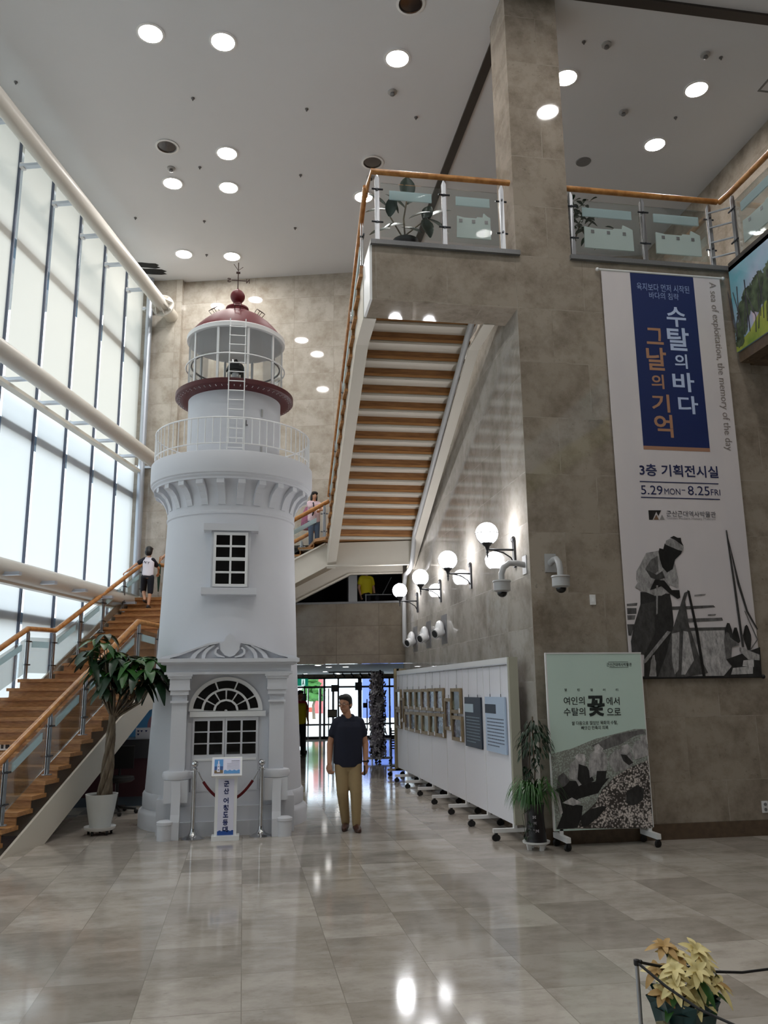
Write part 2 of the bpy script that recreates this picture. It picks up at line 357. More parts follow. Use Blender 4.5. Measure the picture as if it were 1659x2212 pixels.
BANNER_PHOTO= [(0.62, [(0.555, 2.331), (1.254, 2.336), (1.339, 2.206), (1.302, 1.982), (1.22, 1.783), (0.316, 1.792), (0.532, 2.208)]), (0.35, [(0.025, 2.649), (0.161, 2.661), (0.152, 2.627), (0.026, 2.621)]), (0.25, [(0.024, 2.599), (0.144, 2.599), (0.138, 2.532), (0.024, 2.526)]), (0.4, [(0.02, 2.515), (0.125, 2.515), (0.109, 2.465), (0.021, 2.459)]), (0.28, [(0.569, 2.618), (1.136, 2.637), (1.159, 2.614), (0.761, 2.584), (0.565, 2.578)]), (0.35, [(0.775, 2.477), (1.233, 2.489), (1.242, 2.455), (0.796, 2.432)]), (0.42, [(1.051, 2.528), (1.163, 2.532), (1.148, 2.514), (1.049, 2.509)]), (0.25, [(0.594, 2.364), (1.283, 2.376), (1.279, 2.342), (0.591, 2.325)]), (0.5, [(0.901, 2.762), (1.051, 2.774), (1.037, 2.757), (0.899, 2.744)]), (0.25, [(0.009, 2.409), (0.105, 2.409), (0.052, 2.276), (0.017, 2.276)]), (0.13, [(0.208, 2.791), (0.583, 2.771), (0.597, 2.657), (0.601, 2.432), (0.542, 2.053), (0.448, 1.801), (0.328, 1.792), (0.326, 2.054), (0.301, 2.043), (0.233, 1.793), (0.174, 1.793), (0.195, 2.055), (0.043, 2.078), (0.041, 2.21), (0.09, 2.376), (0.196, 2.644)]), (0.2, [(0.196, 2.644), (0.38, 2.679), (0.347, 2.298), (0.195, 2.055), (0.044, 2.1), (0.041, 2.21), (0.091, 2.387)]), (0.5, [(0.273, 1.989), (0.313, 2.043), (0.337, 1.966), (0.318, 1.813), (0.246, 1.814)]), (0.55, [(0.494, 3.294), (0.319, 3.262), (0.234, 3.122), (0.179, 3.041), (0.165, 2.938), (0.186, 2.905), (0.14, 2.847), (0.221, 2.803), (0.303, 2.78), (0.385, 2.747), (0.471, 2.747), (0.572, 2.794), (0.593, 2.885), (0.699, 2.84), (0.709, 2.944), (0.688, 3.116), (0.668, 3.174), (0.57, 3.046), (0.503, 3.114)]), (0.32, [(0.374, 3.182), (0.464, 3.229), (0.46, 3.045), (0.395, 2.998), (0.291, 3.066)]), (0.05, [(0.569, 3.382), (0.805, 3.316), (0.769, 3.257), (0.688, 3.186), (0.646, 3.07), (0.569, 3.028), (0.513, 3.091), (0.49, 3.183), (0.48, 3.276), (0.496, 3.323), (0.545, 3.312)]), (0.5, [(0.591, 3.418), (0.643, 3.442), (0.787, 3.386), (0.814, 3.339), (0.797, 3.292), (0.742, 3.303), (0.575, 3.371)]), (0.05, [(0.644, 3.454), (0.696, 3.478), (0.744, 3.455), (0.787, 3.456), (0.789, 3.409), (0.815, 3.351), (0.704, 3.431)]), (0.2, [(0.291, 3.066), (0.431, 2.998), (0.509, 3.045), (0.533, 2.965), (0.45, 2.93), (0.355, 2.963)]), (0.06, [(0.402, 2.941), (0.523, 2.93), (0.611, 2.817), (0.709, 2.817), (0.713, 2.726), (0.675, 2.709), (0.583, 2.771), (0.481, 2.861), (0.38, 2.826), (0.331, 2.815)]), (0.5, [(0.414, 2.872), (0.439, 2.872), (0.403, 2.532), (0.384, 2.521)]), (0.25, [(0.768, 2.784), (0.819, 2.807), (0.77, 2.681), (0.792, 2.398), (0.881, 2.051), (0.982, 1.84), (0.809, 1.809), (0.614, 1.789), (0.339, 1.792), (0.47, 2.053), (0.566, 2.32), (0.689, 2.601)]), (0.55, [(0.564, 2.297), (0.663, 2.32), (0.61, 1.877), (0.557, 1.822), (0.536, 1.987)]), (0.6, [(0.713, 2.331), (0.773, 2.319), (0.814, 1.985), (0.689, 1.821), (0.641, 1.821)]), (0.5, [(0.507, 2.331), (0.554, 2.32), (0.212, 1.967), (0.177, 1.946), (0.18, 1.989)]), (0.08, [(0.808, 2.818), (0.838, 2.807), (0.907, 2.319), (0.946, 1.786), (0.909, 1.786), (0.87, 2.319)]), (0.2, [(1.39, 3.562), (1.409, 3.562), (1.451, 2.892), (1.481, 2.138), (1.449, 2.138), (1.42, 2.892)]), (0.2, [(1.4, 3.538), (1.417, 3.456), (1.504, 2.916), (1.579, 2.57), (1.686, 2.353), (1.672, 2.341), (1.553, 2.558), (1.476, 2.893)]), (0.35, [(1.529, 2.57), (1.541, 2.57), (1.672, 2.228), (1.564, 2.104), (1.559, 2.115), (1.656, 2.228)]), (0.15, [(1.248, 2.342), (1.288, 2.427), (1.319, 2.421), (1.341, 2.342), (1.344, 2.251), (1.245, 2.251)]), (0.1, [(1.343, 2.296), (1.375, 2.37), (1.407, 2.37), (1.423, 2.296), (1.438, 2.206), (1.411, 2.183), (1.33, 2.24)]), (0.12, [(1.477, 2.273), (1.515, 2.387), (1.542, 2.404), (1.558, 2.381), (1.584, 2.285), (1.584, 2.228), (1.558, 2.104), (1.52, 2.104), (1.484, 2.228)]), (0.35, [(1.224, 2.229), (1.264, 2.319), (1.294, 2.308), (1.318, 2.24), (1.421, 2.161), (1.319, 2.139), (1.29, 1.982), (1.23, 1.994)]), (0.12, [(1.23, 1.994), (1.686, 2.137), (1.671, 1.79), (1.159, 1.784), (1.295, 1.915)]), (0.6, [(1.418, 2.138), (1.67, 2.047), (1.662, 1.98), (1.514, 1.992), (1.413, 2.093)]), (0.65, [(1.305, 1.893), (1.567, 1.913), (1.557, 1.824), (1.272, 1.816)]), (0.7, [(1.451, 1.981), (1.588, 1.991), (1.578, 1.902), (1.431, 1.914)])]
BANNER_LOGO= [('k', [(0.394, 3.79), (0.562, 3.794), (0.519, 3.722), (0.496, 3.775), (0.44, 3.673), (0.394, 3.672)]), ('b', [(0.453, 3.676), (0.493, 3.739), (0.521, 3.677)]), ('g', [(0.533, 3.678), (0.567, 3.741), (0.596, 3.679)])]
BANNER_TEXT= [('육지보다 먼저 시작된', 0.849, 6.763, 0.733, 0.106, 'l'), ('바다의 침략', 0.851, 6.65, 0.412, 0.093, 'l'), ('수', 0.997, 6.367, 0.269, 0.277, 'w'), ('탈', 0.997, 6.059, 0.301, 0.315, 'w'), ('의', 1.007, 5.756, 0.174, 0.197, 'w'), ('바', 1.014, 5.473, 0.297, 0.259, 'w'), ('다', 1.051, 5.17, 0.271, 0.24, 'w'), ('그', 0.674, 6.081, 0.232, 0.223, 'o'), ('날', 0.672, 5.77, 0.271, 0.31, 'o'), ('의', 0.661, 5.463, 0.172, 0.193, 'o'), ('기', 0.677, 5.176, 0.244, 0.239, 'o'), ('억', 0.691, 4.877, 0.25, 0.299, 'o'), ('3층 기획전시실', 0.845, 4.301, 1.051, 0.154, 'n'), ('5.29', 0.46, 4.046, 0.284, 0.114, 'n2'), ('MON', 0.731, 4.034, 0.21, 0.079, 'n2'), ('–', 0.881, 4.057, 0.048, 0.009, 'n2'), ('8.25', 1.084, 4.055, 0.29, 0.115, 'n2'), ('FRI', 1.309, 4.039, 0.126, 0.077, 'n2'), ('군산근대역사박물관', 0.955, 3.756, 0.657, 0.074, 'g'), ('Gunsan Modern History Museum', 0.949, 3.696, 0.644, 0.043, 'g2')]
COTTON_PHOTO= [('f', [(-0.008, 0.979), (0.237, 1.032), (0.519, 1.129), (0.989, 1.225), (1.126, 1.222), (1.124, 0.169), (0.006, 0.199)]), (0.35, [(0.465, 1.056), (0.752, 1.169), (1.089, 1.223), (1.118, 1.177), (0.983, 1.15), (0.81, 1.063), (0.609, 1.008)]), (0.07, [(0.018, 0.599), (0.184, 0.696), (0.456, 0.673), (0.653, 0.712), (0.566, 0.626), (0.512, 0.555), (0.284, 0.504), (0.2, 0.45), (0.327, 0.431), (0.302, 0.303), (0.248, 0.205), (0.011, 0.199), (0.082, 0.339)]), ('c', [(0.564, 0.597), (0.719, 0.724), (0.924, 0.822), (1.128, 0.891), (1.121, 0.169), (0.248, 0.202), (0.32, 0.331), (0.473, 0.455)]), (0.6, [(0.177, 0.725), (0.211, 0.87), (0.296, 0.942), (0.374, 0.91), (0.388, 0.866), (0.335, 0.794), (0.398, 0.777), (0.441, 0.703), (0.292, 0.635), (0.264, 0.694)]), (0.1, [(0.307, 0.868), (0.402, 0.836), (0.473, 0.688), (0.34, 0.633), (0.281, 0.708)]), (0.68, [(0.263, 0.943), (0.314, 0.983), (0.386, 0.962), (0.39, 0.895), (0.324, 0.875)]), (0.6, [(0.418, 0.836), (0.443, 0.968), (0.529, 1.025), (0.623, 0.978), (0.65, 0.889), (0.608, 0.772), (0.51, 0.76), (0.426, 0.718)]), (0.7, [(0.498, 1.055), (0.549, 1.077), (0.602, 1.023), (0.573, 0.965), (0.501, 0.981)]), (0.1, [(0.512, 0.789), (0.626, 0.786), (0.601, 0.669), (0.487, 0.658)]), (0.55, [(0.652, 0.918), (0.74, 1.005), (0.84, 1.018), (0.935, 0.971), (0.942, 0.851), (0.856, 0.794), (0.722, 0.769), (0.664, 0.859)]), (0.65, [(0.817, 1.048), (0.893, 1.069), (0.939, 1.016), (0.885, 0.957), (0.82, 0.974)]), (0.15, [(0.802, 0.959), (0.868, 0.95), (0.944, 0.866), (0.892, 0.838), (0.83, 0.884)]), (0.6, [(0.938, 1.001), (0.978, 1.09), (1.08, 1.118), (1.133, 1.056), (1.132, 0.936), (0.962, 0.896)]), (0.6, [(1.049, 1.148), (1.126, 1.162), (1.124, 1.086), (1.052, 1.081)]), (0.3, [(0.035, 0.613), (0.059, 0.743), (0.125, 0.785), (0.192, 0.696), (0.132, 0.639)]), (0.6, [(0.018, 0.599), (0.056, 0.569), (0.092, 0.367), (0.067, 0.339), (0.021, 0.513)]), (0.15, [(0.837, 0.56), (0.974, 0.629), (1.052, 0.582), (1.026, 0.466), (0.907, 0.412), (0.828, 0.443)]), (0.1, [(0.287, 0.317), (0.388, 0.386), (0.551, 0.423), (0.598, 0.407), (0.512, 0.324), (0.377, 0.228), (0.297, 0.217)]), (0.65, [(0.09, 0.468), (0.205, 0.521), (0.313, 0.46), (0.215, 0.435)])]
COTTON_TEXT= [('열', 0.203, 1.665, 0.029, 0.029, 't'), ('린', 0.355, 1.663, 0.03, 0.029, 't'), ('갤', 0.507, 1.661, 0.03, 0.029, 't'), ('러', 0.659, 1.659, 0.03, 0.029, 't'), ('리', 0.812, 1.658, 0.03, 0.029, 't'), ('여인의', 0.297, 1.544, 0.245, 0.088, 't'), ('수탈의', 0.294, 1.425, 0.253, 0.087, 't'), ('꽃', 0.551, 1.484, 0.206, 0.227, 'T'), ('에서', 0.755, 1.534, 0.158, 0.088, 't'), ('으로', 0.758, 1.419, 0.166, 0.079, 't'), ('쌀 다음으로 많았던 목화의 수탈,', 0.523, 1.3, 0.541, 0.045, 't'), ('빼앗긴 민족의 의복', 0.52, 1.249, 0.319, 0.042, 't'), ('군산근대역사박물관', 0.86, 1.937, 0.303, 0.04, 'T')]
FRAMES= [('f', 16.335, 16.941, 1.296, 1.684), ('f', 16.039, 16.398, 1.07, 1.524), ('f', 15.436, 16.001, 1.324, 1.683), ('f', 14.908, 15.436, 1.328, 1.684), ('f', 14.375, 14.908, 1.327, 1.685), ('f', 13.843, 14.375, 1.333, 1.691), ('f', 13.314, 13.842, 1.335, 1.697), ('f', 12.746, 13.313, 1.343, 1.701), ('f', 16.321, 16.845, 0.934, 1.29), ('f', 15.431, 15.923, 0.935, 1.271), ('f', 14.906, 15.43, 0.932, 1.287), ('f', 14.377, 14.907, 0.932, 1.291), ('f', 13.779, 14.378, 0.938, 1.296), ('f', 13.307, 13.779, 0.948, 1.304), ('f', 12.715, 13.308, 0.954, 1.312), ('f', 12.232, 12.671, 1.082, 1.55), ('f', 11.691, 12.276, 1.339, 1.696), ('f', 11.655, 12.247, 0.955, 1.304), ('d', 10.718, 11.519, 0.919, 1.575), ('l', 9.68, 10.505, 0.925, 1.586)]
# ---------------------------------------------------------------- pipes along the window wall
def pipe(name, u, z, r, vend, label, flange):
    t = thing(name, label, 'pipe', uvp(u, 10, z))
    b = B(); b.T = UV; b.tube([(u, -10.3, z), (u, vend, z)], r, 28); b.end('tube', M_cream, t, smooth=40)
    if flange:
        b = B(); b.T = UV
        b.tube([(u, vend-.02, z), (u, vend+.03, z)], r*1.75, 28)
        for i in range(8):
            a = 2*PI*i/8+.2; c, s = math.cos(a), math.sin(a)
            b.prism([(u+c*r*.9, vend-.3, z+s*r*.9), (u+c*r*1.7, vend-.03, z+s*r*1.7), (u+c*r*.9, vend-.03, z+s*r*.9)], (-s*.02, 0, c*.02))
        b.end('flange', M_cream, t, smooth=30)
    b = B(); b.T = UV; b.tube([(u+.02, vend, z-.02), (u+.02, 17.25, z-.02)], r*1.05, 24); b.end('wall_socket', M_steel_w, t, smooth=40)
    return t
pipe('truss_pipe', -6.55, 10.2, .145, 16.72, 'cream steel pipe under the ceiling ending in a ribbed round flange', True)
pipe('truss_pipe', -6.56, 6.56, .15, 16.9, 'cream steel pipe in the middle of the window wall behind the lighthouse gallery', False)
pipe('truss_pipe', -6.99, 3.56, .165, 16.9, 'lowest cream steel pipe, behind the glass stair railing', False)
p0 = None
for k, (z, tier) in enumerate(((10.36, 'top pipe'), (6.56, 'middle pipe'), (3.46, 'lowest pipe'))):
    for i in range(9):
        v = V_END-BAY*i if i else 17.16
        lab = 'steel arm bracing the %s, %s' % (tier, (['first', 'second', 'third', 'fourth', 'fifth', 'sixth'][i]+' from the back wall') if i < 6 else 'nearer than the left photo edge')
        if p0 is None:
            p0 = thing('pipe_bracket', lab, 'bracket', uvp(WU, v, z), group='pipe brackets on the window mullions')
            b = B(); b.T = UV; b.box(WU-.02, WU+.55, v-.045, v+.045, z-.025, z+.025); b.end('arm', M_alu, p0)
            b = B(); b.T = UV; b.box(WU-.02, WU+.05, v-.04, v+.06, z-.04, z+.05); b.end('clamp', M_whitepaint, p0)
        else:
            dup(p0, uvp(WU, v, z), label=lab)
for z, lab in ((6.43, 'flat grey steel pelmet under the middle pipe'), (3.36, 'flat grey steel pelmet under the lowest pipe')):
    b = B(); b.T = UV; b.box(WU+.02, WU+.16, -10.3, 17.25, z, z+.06); tag(b.end('blind_pelmet', M_steel_w), lab, 'pelmet')
t = thing('drain_pipe', 'bright metal rain pipe standing in the window wall corner', 'pipe', uvp(-7.02, 17.12, 0))
b = B(); b.T = UV; b.tube([(-7.02, 17.12, 0), (-7.02, 17.12, 11.1)], .075, 20); b.end('tube', M_alu, t, smooth=40)
# ---------------------------------------------------------------- stairs
def stepset(root, T, n, rise, run, z0, s0, a0, a1, dirn, wood, pan=False, thick=.045):
    """n risers; nosing k (1..n) at s0+(k-1)*run*dirn, height z0+rise*k; s along T's y, a along T's x"""
    for k in range(1, n+1):
        s = s0+(k-1)*run*dirn; z = z0+rise*k
        if k < n:
            b = B(); b.T = T; b.box(a0, a1, *sorted((s-.03*dirn, s+(run+.01)*dirn)), z-thick, z); b.end('tread', wood, root)
        b = B(); b.T = T; b.box(a0+.03, a1-.03, *sorted((s, s+.02*dirn)), z-rise, z-thick*.9); b.end('riser', wood, root)
        if pan and k < n:
            b = B(); b.T = T; b.box(a0+.02, a1-.02, *sorted((s+.0*dirn, s+(run-.02)*dirn)), z-thick-.014, z-thick); b.box(a0+.02, a1-.02, *sorted((s+(run-.02)*dirn, s+(run-.034)*dirn)), z-thick-.05, z-thick)
            b.end('tread_pan', M_steel_w, root)
RS = .1366
st = thing('staircase', 'lower oak staircase with off white steel stringers beside the window wall', 'stairs', uvp(-5.9, 8.5, 0))
stepset(st, UV, 14, RS, .294, 0, 12.45-13*.294, -6.9, -4.98, 1, M_oak)
b = B(); b.T = UV; b.box(-6.9, -4.98, 12.42, 13.57, 14*RS-.05, 14*RS); b.end('half_landing', M_oak, st)
stepset(st, UV, 12, .1423, .285, 14*RS, 13.55, -6.9, -4.98, 1, M_oak)
LZ = 14*RS+12*.1423
b = B(); b.T = UV; b.box(-6.9, -4.98, 16.66, 17.2, LZ-.06, LZ); b.box(-4.98, -4.4, 15.8, 17.2, LZ-.06, LZ); b.end('top_landing', M_oak, st)
for ua, ub in ((-4.93, -4.9), (-6.98, -6.95)):
    b = B(); b.T = UV
    b.prism([(ua, 8.75, 0), (ua, 9.69, 0), (ua, 12.75, 1.42), (ua, 13.4, 1.5), (ua, 17.2, LZ-.4), (ua, 17.2, LZ-.05), (ua, 16.4, LZ-.05), (ua, 13.3, 1.93), (ua, 12.5, 1.72)], (ub-ua, 0, 0))
    b.box(min(ua, ub)-.05, max(ua, ub), 12.75, 17.2, 1.4, 1.42) if False else None
    b.end('stringer', M_steel_w, st)
b = B(); b.T = UV; b.pl([(-6.93, 9.9, .05), (-4.94, 9.9, .05), (-4.94, 12.8, 1.4), (-6.93, 12.8, 1.4)]); b.pl([(-6.93, 13.4, 1.48), (-4.94, 13.4, 1.48), (-4.94, 17.2, LZ-.38), (-6.93, 17.2, LZ-.38)]); b.end('soffit', M_steel_w, st)
def glasspanel(b, p, q, zb0, zt0, zb1, zt1, n, g=.05, th=.012):
    p = Vector(p); q = Vector(q); d = (q-p); L = d.length; d = d/L; nrm = Vector((-d.y, d.x, 0))*th
    a = p+d*g; c = q-d*g; f0 = g/L; f1 = 1-f0
    zl = lambda f, x0, x1: x0+(x1-x0)*f
    b.prism([(a.x, a.y, zl(f0, zb0, zb1)), (c.x, c.y, zl(f1, zb0, zb1)), (c.x, c.y, zl(f1, zt0, zt1)), (a.x, a.y, zl(f0, zt0, zt1))], nrm)
def railing(name, label, posts, rail, T=UV, group=None, rr=.042, strip=True, film=False, gap=.1, side=1, glass=True, postw=.055):
    """posts: (x, y, zfoot, ztop); rail: handrail points, all in T's frame"""
    c = T @ Vector((posts[0][0], posts[0][1], posts[0][2]))
    root = thing(name, label, 'railing', c, group=group)
    b = B(); b.tube([T @ Vector(p) for p in rail], rr, 14); b.end('handrail', M_rail, root, smooth=50)
    W = [(T @ Vector((x, y, 0)), z0, z1) for x, y, z0, z1 in posts]
    for i, (p, z0, z1) in enumerate(W):
        q = W[i+1][0] if i+1 < len(W) else W[i-1][0]
        d = (q-p).normalized(); nrm = Vector((-d.y, d.x, 0))
        b = B()
        for o in (-.013, .013):
            c = p+nrm*o
            b.prism([c-d*postw/2-nrm*.004+Vector((0, 0, z0)), c+d*postw/2-nrm*.004+Vector((0, 0, z0)), c+d*postw/2-nrm*.004+Vector((0, 0, z1-.05)), c+d*.01+Vector((0, 0, z1)), c-d*.01+Vector((0, 0, z1)), c-d*postw/2-nrm*.004+Vector((0, 0, z1-.05))], nrm*.008)
        b.lathe([(.001, z0+.012), (.06, z0+.01), (.06, z0), (.001, z0)], 14, (p.x, p.y, 0))
        po = b.end('post', M_steel, root)
        for zz in (z0+(z1-z0)*.3, z0+(z1-z0)*.78):
            b = B(); b.tube([p-d*.075-nrm*.02+Vector((0, 0, zz)), p+d*.075-nrm*.02+Vector((0, 0, zz))], .012, 8)
            b.tube([p-nrm*.03+Vector((0, 0, zz)), p+nrm*.03+Vector((0, 0, zz))], .014, 8)
            b.end('clamp', mat('dark steel clamp', rgb(90, 92, 98), .3, metal=1) if 'dark steel clamp' not in bpy.data.materials else bpy.data.materials['dark steel clamp'], po, smooth=40)
    for i in range(len(W)-1):
        if not glass: break
        (p, a0, a1), (q, b0, b1) = W[i], W[i+1]
        b = B(); glasspanel(b, p, q, a0+gap, a1-.1, b0+gap, b1-.1, 0); g = b.end('glass_panel', M_glass, root)
        if strip:
            b = B(); glasspanel(b, p, q, a0+(a1-a0)*.66, a0+(a1-a0)*.79, b0+(b1-b0)*.66, b0+(b1-b0)*.79, 0, .16, .016); b.end('frosted_strip', M_frost, g)
        if film is True or (film and i >= film):
            L = (q-p).length; d = (q-p)/L; nrm = Vector((-d.y, d.x, 0)); b = B()
            zb = a0+.17; zt = a0+(a1-a0)*.50
            o = p - nrm*.003
            pts = [o+d*.16+Vector((0, 0, zb)), o+d*(L-.16)+Vector((0, 0, zb)), o+d*(L-.16)+Vector((0, 0, zt))]
            prof = [(.16, .02), (.165, .05), (.2, .06), (.22, 0), (.4, .0), (.42, -.02), (.6, -.02), (.8, -.02), (1., 0)]
            for f, h in prof: pts.append(o+d*(.16+(L-.32)*(1-f*.98))+Vector((0, 0, zt+h)) if f > .16 else o+d*(L-.2)+Vector((0, 0, zt+h)))
            b.prism(pts, nrm*.018)
            b.end('frosted_film', M_frost2, g)
            for f in (.28, .5, .72):
                b = B(); c = o+d*(L*f)-nrm*.003+Vector((0, 0, zt-.09)); b.prism([c-d*.022, c+d*.022, c+d*.022+Vector((0, 0, .045)), c-d*.022+Vector((0, 0, .045))], nrm*.024)
                b.end('clear_square', M_granite, g)
    return root
zr = lambda v: .958+(v-8.782)*.4915
zn = lambda v: RS*2+(v-8.83)*.4646
vv = [8.0, 8.95, 9.88, 10.77, 11.65, 12.5]
railing('stair_railing', 'glass stair railing with oak handrail on the lighthouse side, lower flight', [(-5.03, v, zn(v)-.02, zr(v)-.03) for v in vv]+[(-5.03, 13.35, 1.91, 2.72)],
        [(-5.03, 7.6, zr(7.6)), (-5.03, 12.45, zr(12.45)), (-5.03, 13.45, 2.76), (-5.03, 16.9, 4.45)])
zl = lambda v: 2.72+(v-13.4)*.455
railing('stair_railing', 'glass stair railing with oak handrail along the window wall', [(-6.85, 10.6, 1.06, 1.82), (-6.85, 11.5, 1.49, 2.22), (-6.85, 12.55, 1.91, 2.66), (-6.85, 13.38, 1.91, 2.69), (-6.85, 14.3, 2.35, zl(14.3)-.03), (-6.85, 15.22, 2.81, zl(15.22)-.03), (-6.85, 16.14, 3.27, zl(16.14)-.03), (-6.85, 17.05, 3.62, 4.36)],
        [(-6.85, 8.6, .9), (-6.85, 12.52, 2.69), (-6.85, 13.4, 2.72), (-6.85, 17.08, 4.40), (-6.2, 17.14, 4.33), (-4.5, 17.14, 4.33)])
# signs stuck to the stair risers
def smallsign(T, x, y, z, w, label):
    t = thing('stair_sign', label, 'sign', T @ Vector((x, y, z)))
    b = B(); b.T = T; b.box(x, x+w, y-.004, y, z-.05, z+.05); b.end('plate', M_plasw, t)
    b = B(); b.T = T
    for i, c in enumerate((0, 0, 1, 1, 1)):
        b.k = c; b.box(x+.03+i*w*.18, x+.03+i*w*.18+w*(.12, .12, .1, .1, .16)[i], y-.006, y-.004, z-.03, z+.035)
    b.end('symbols', [mat('pale red print', rgb(200, 150, 146), .6), mat('black print', rgb(40, 36, 40), .6)], t)
k = 11; smallsign(UV, -5.42, 13.55+4*.285-.001, 14*RS+4.5*.1423, .36, 'small white pictogram sign on the stair riser beside the lighthouse')
smallsign(UV, -6.3, 12.45-6*.294-.001, 7.5*RS, .34, 'small white pictogram sign on the stair riser at the left edge of the photo')
# middle flight behind the lighthouse, the mid landing and the upper flight
MZ = 4.58
st2 = thing('staircase', 'upper staircase seen from below, oak treads on off white steel stringers', 'stairs', (2.3, 15.7, 4.0))
TU = UV @ Matrix(((0, 1, 0, 0), (1, 0, 0, 0), (0, 0, 1, 0), (0, 0, 0, 1)))
stepset(st2, TU, 7, (MZ-LZ)/7, .27, LZ, -2.93-6*.27, 15.86, 17.2, 1, M_oak, pan=True, thick=.04)
b = B(); b.prism([(1.5, 15.66, MZ-.06), (3.26, 15.62, MZ-.06), (3.26, 17.0, MZ-.06), (1.2, 17.5, MZ-.06), (1.32, 15.9, MZ-.06)], (0, 0, .06)); b.end('mid_landing', M_oak, st2)
b = B(); b.T = UV
b.box(-2.66, -.93, 15.78, 15.83, 4.05, 4.5); b.box(-2.66, -.93, 15.72, 15.83, 4.03, 4.06); b.end('landing_beam', M_steel_w, st2)
b = B(); b.T = UV
b.prism([(-5.0, 15.78, 2.84), (-2.66, 15.78, 4.03), (-2.66, 15.78, 4.5), (-5.0, 15.78, 3.37)], (0, .04, 0)); b.prism([(-5.0, 15.72, 3.33), (-2.66, 15.72, 4.47), (-2.66, 15.72, 4.5), (-5.0, 15.72, 3.37)], (0, .1, 0))
b.end('stringer', M_steel_w, st2)
b = B(); b.T = UV
b.prism([(-5.0, 17.18, 2.8), (-2.37, 17.18, 4.05), (-1.26, 17.18, 4.05), (-1.26, 17.18, 4.45), (-2.5, 17.18, 4.45), (-5.0, 17.18, 3.27)], (0, .04, 0))
b.prism([(-5.0, 17.13, 2.8), (-2.37, 17.13, 4.05), (-1.26, 17.13, 4.05), (-1.26, 17.13, 4.08), (-2.39, 17.13, 4.08), (-5.0, 17.13, 2.84)], (0, .1, 0))
b.end('stringer', M_steel_w, st2)
b = B(); b.T = UV; b.pl([(-5.0, 15.8, 3.1), (-2.64, 15.8, 4.25), (-2.64, 17.2, 4.25), (-5.0, 17.2, 3.1)]); b.pl([(-2.64, 15.8, 4.25), (-1.0, 15.8, 4.25), (-1.27, 17.2, 4.25), (-2.64, 17.2, 4.25)])
b.end('soffit', mat('taupe painted soffit', rgb(150, 138, 120), .6), st2)
d_ = Vector((.024, 1, 0)).normalized(); e_ = Vector((d_.y, -d_.x, 0))
TF = Matrix(((e_.x, d_.x, 0, 1.43), (e_.y, d_.y, 0, 10.6), (0, 0, 1, 0), (0, 0, 0, 1)))
n_up = 18; ru = .328; ri = (7.11-MZ)/18
for i in range(n_up):       # i = 0 the top tread
    s = 9.78+ru*i-10.6; z = 7.11-ri*(i+1)
    b = B(); b.T = TF; b.box(-.05, 1.66, s-.01, s+ru+.03, z-.04, z); b.end('tread', M_oak, st2)
    b = B(); b.T = TF; b.box(-.04, 1.64, s-.0, s+.02, z, z+ri-.02); b.end('riser', M_oakd, st2)
    b = B(); b.T = TF; b.box(.12, 1.64, s, s+ru, z-.055, z-.04); b.box(.12, 1.64, s+.0, s+.015, z-.085, z-.04); b.end('tread_pan', M_steel_w, st2)
for a0, a1, w0, w1 in ((.0, .17, .0, .02), (1.585, 1.735, 1.715, 1.735)):
    b = B(); b.T = TF
    b.prism([(w0, -.84, 6.37), (w0, 0, 6.37), (w0, 5.42, 4.04), (w0, 5.42, 4.36), (w0, 5.3, 4.42), (w0, 0, 6.66), (w0, -.84, 7.05)], (w1-w0, 0, 0))
    b.prism([(a0, -.84, 6.345), (a0, 0, 6.345), (a0, 5.43, 4.015), (a0, 5.43, 4.04), (a0, 0, 6.37), (a0, -.84, 6.37)], (a1-a0, 0, 0))
    b.end('stringer', M_steel_w, st2)
b = B(); b.T = TF; b.box(.1, 1.66, -.9, -.78, 6.5, 7.0); b.end('top_plate', M_steel_w, st2)
b = B(); b.box(1.42, 1.45, 9.25, 9.8, 6.36, 7.09); b.end('edge_plate', M_whitepaint, st2)
railing('stair_railing', 'glass railing with oak handrail on the short flight behind the lighthouse', [(-4.4, 15.84, 3.72, 4.4), (-3.55, 15.84, 4.1, 4.82), (-2.7, 15.84, 4.52, 5.27)], [(-4.6, 15.84, 4.33), (-2.6, 15.84, 5.36)])
railing('stair_railing', 'far oak handrail on posts behind the girl, along the back wall', [(-4.4, 17.1, 3.72, 4.4), (-3.4, 17.1, 4.2, 4.8)], [(-4.6, 17.1, 4.25), (-3.1, 17.1, 5.02)], glass=False)
zt = lambda s: 7.98-(s+.6)*.43
railing('stair_railing', 'glass railing with oak handrail on the open side of the upper flight', [(.03, s, zt(s)-.95, zt(s)-.04) for s in (-.5, .9, 2.3, 3.7, 4.9)],
        [(.03, -.95, 8.16), (.03, -.6, 8.02), (.03, 5.3, zt(5.3))], T=TF, rr=.035)
IDM = Matrix()
railing('balcony_railing', 'glass balcony railing with oak handrail above the stone stair fascia', [(1.53, 9.3, 7.15, 8.1), (2.4, 9.3, 7.15, 8.1), (3.17, 9.3, 7.15, 8.1)], [(1.46, 9.85, 8.15), (1.46, 9.3, 8.15), (3.29, 9.3, 8.16)], T=IDM, rr=.038, film=1)
railing('balcony_railing', 'glass balcony railing with oak handrail between the pillar and the mural', [(4.12, 9.3, 7.15, 8.1), (5.13, 9.3, 7.15, 8.1), (6.1, 9.3, 7.15, 8.1)], [(4.06, 9.3, 8.16), (6.24, 9.3, 8.16)], T=IDM, rr=.038, film=True)
railing('balcony_railing', 'glass balcony railing with oak handrail on the wing above the mural', [(6.3, 9.05, 7.15, 8.1), (6.3, 7.9, 7.15, 8.1), (6.3, 6.8, 7.15, 8.1), (6.3, 5.7, 7.15, 8.1)], [(6.28, 9.3, 8.16), (6.3, 9.1, 8.16), (6.3, 5.0, 8.16)], T=IDM, rr=.038, film=True)
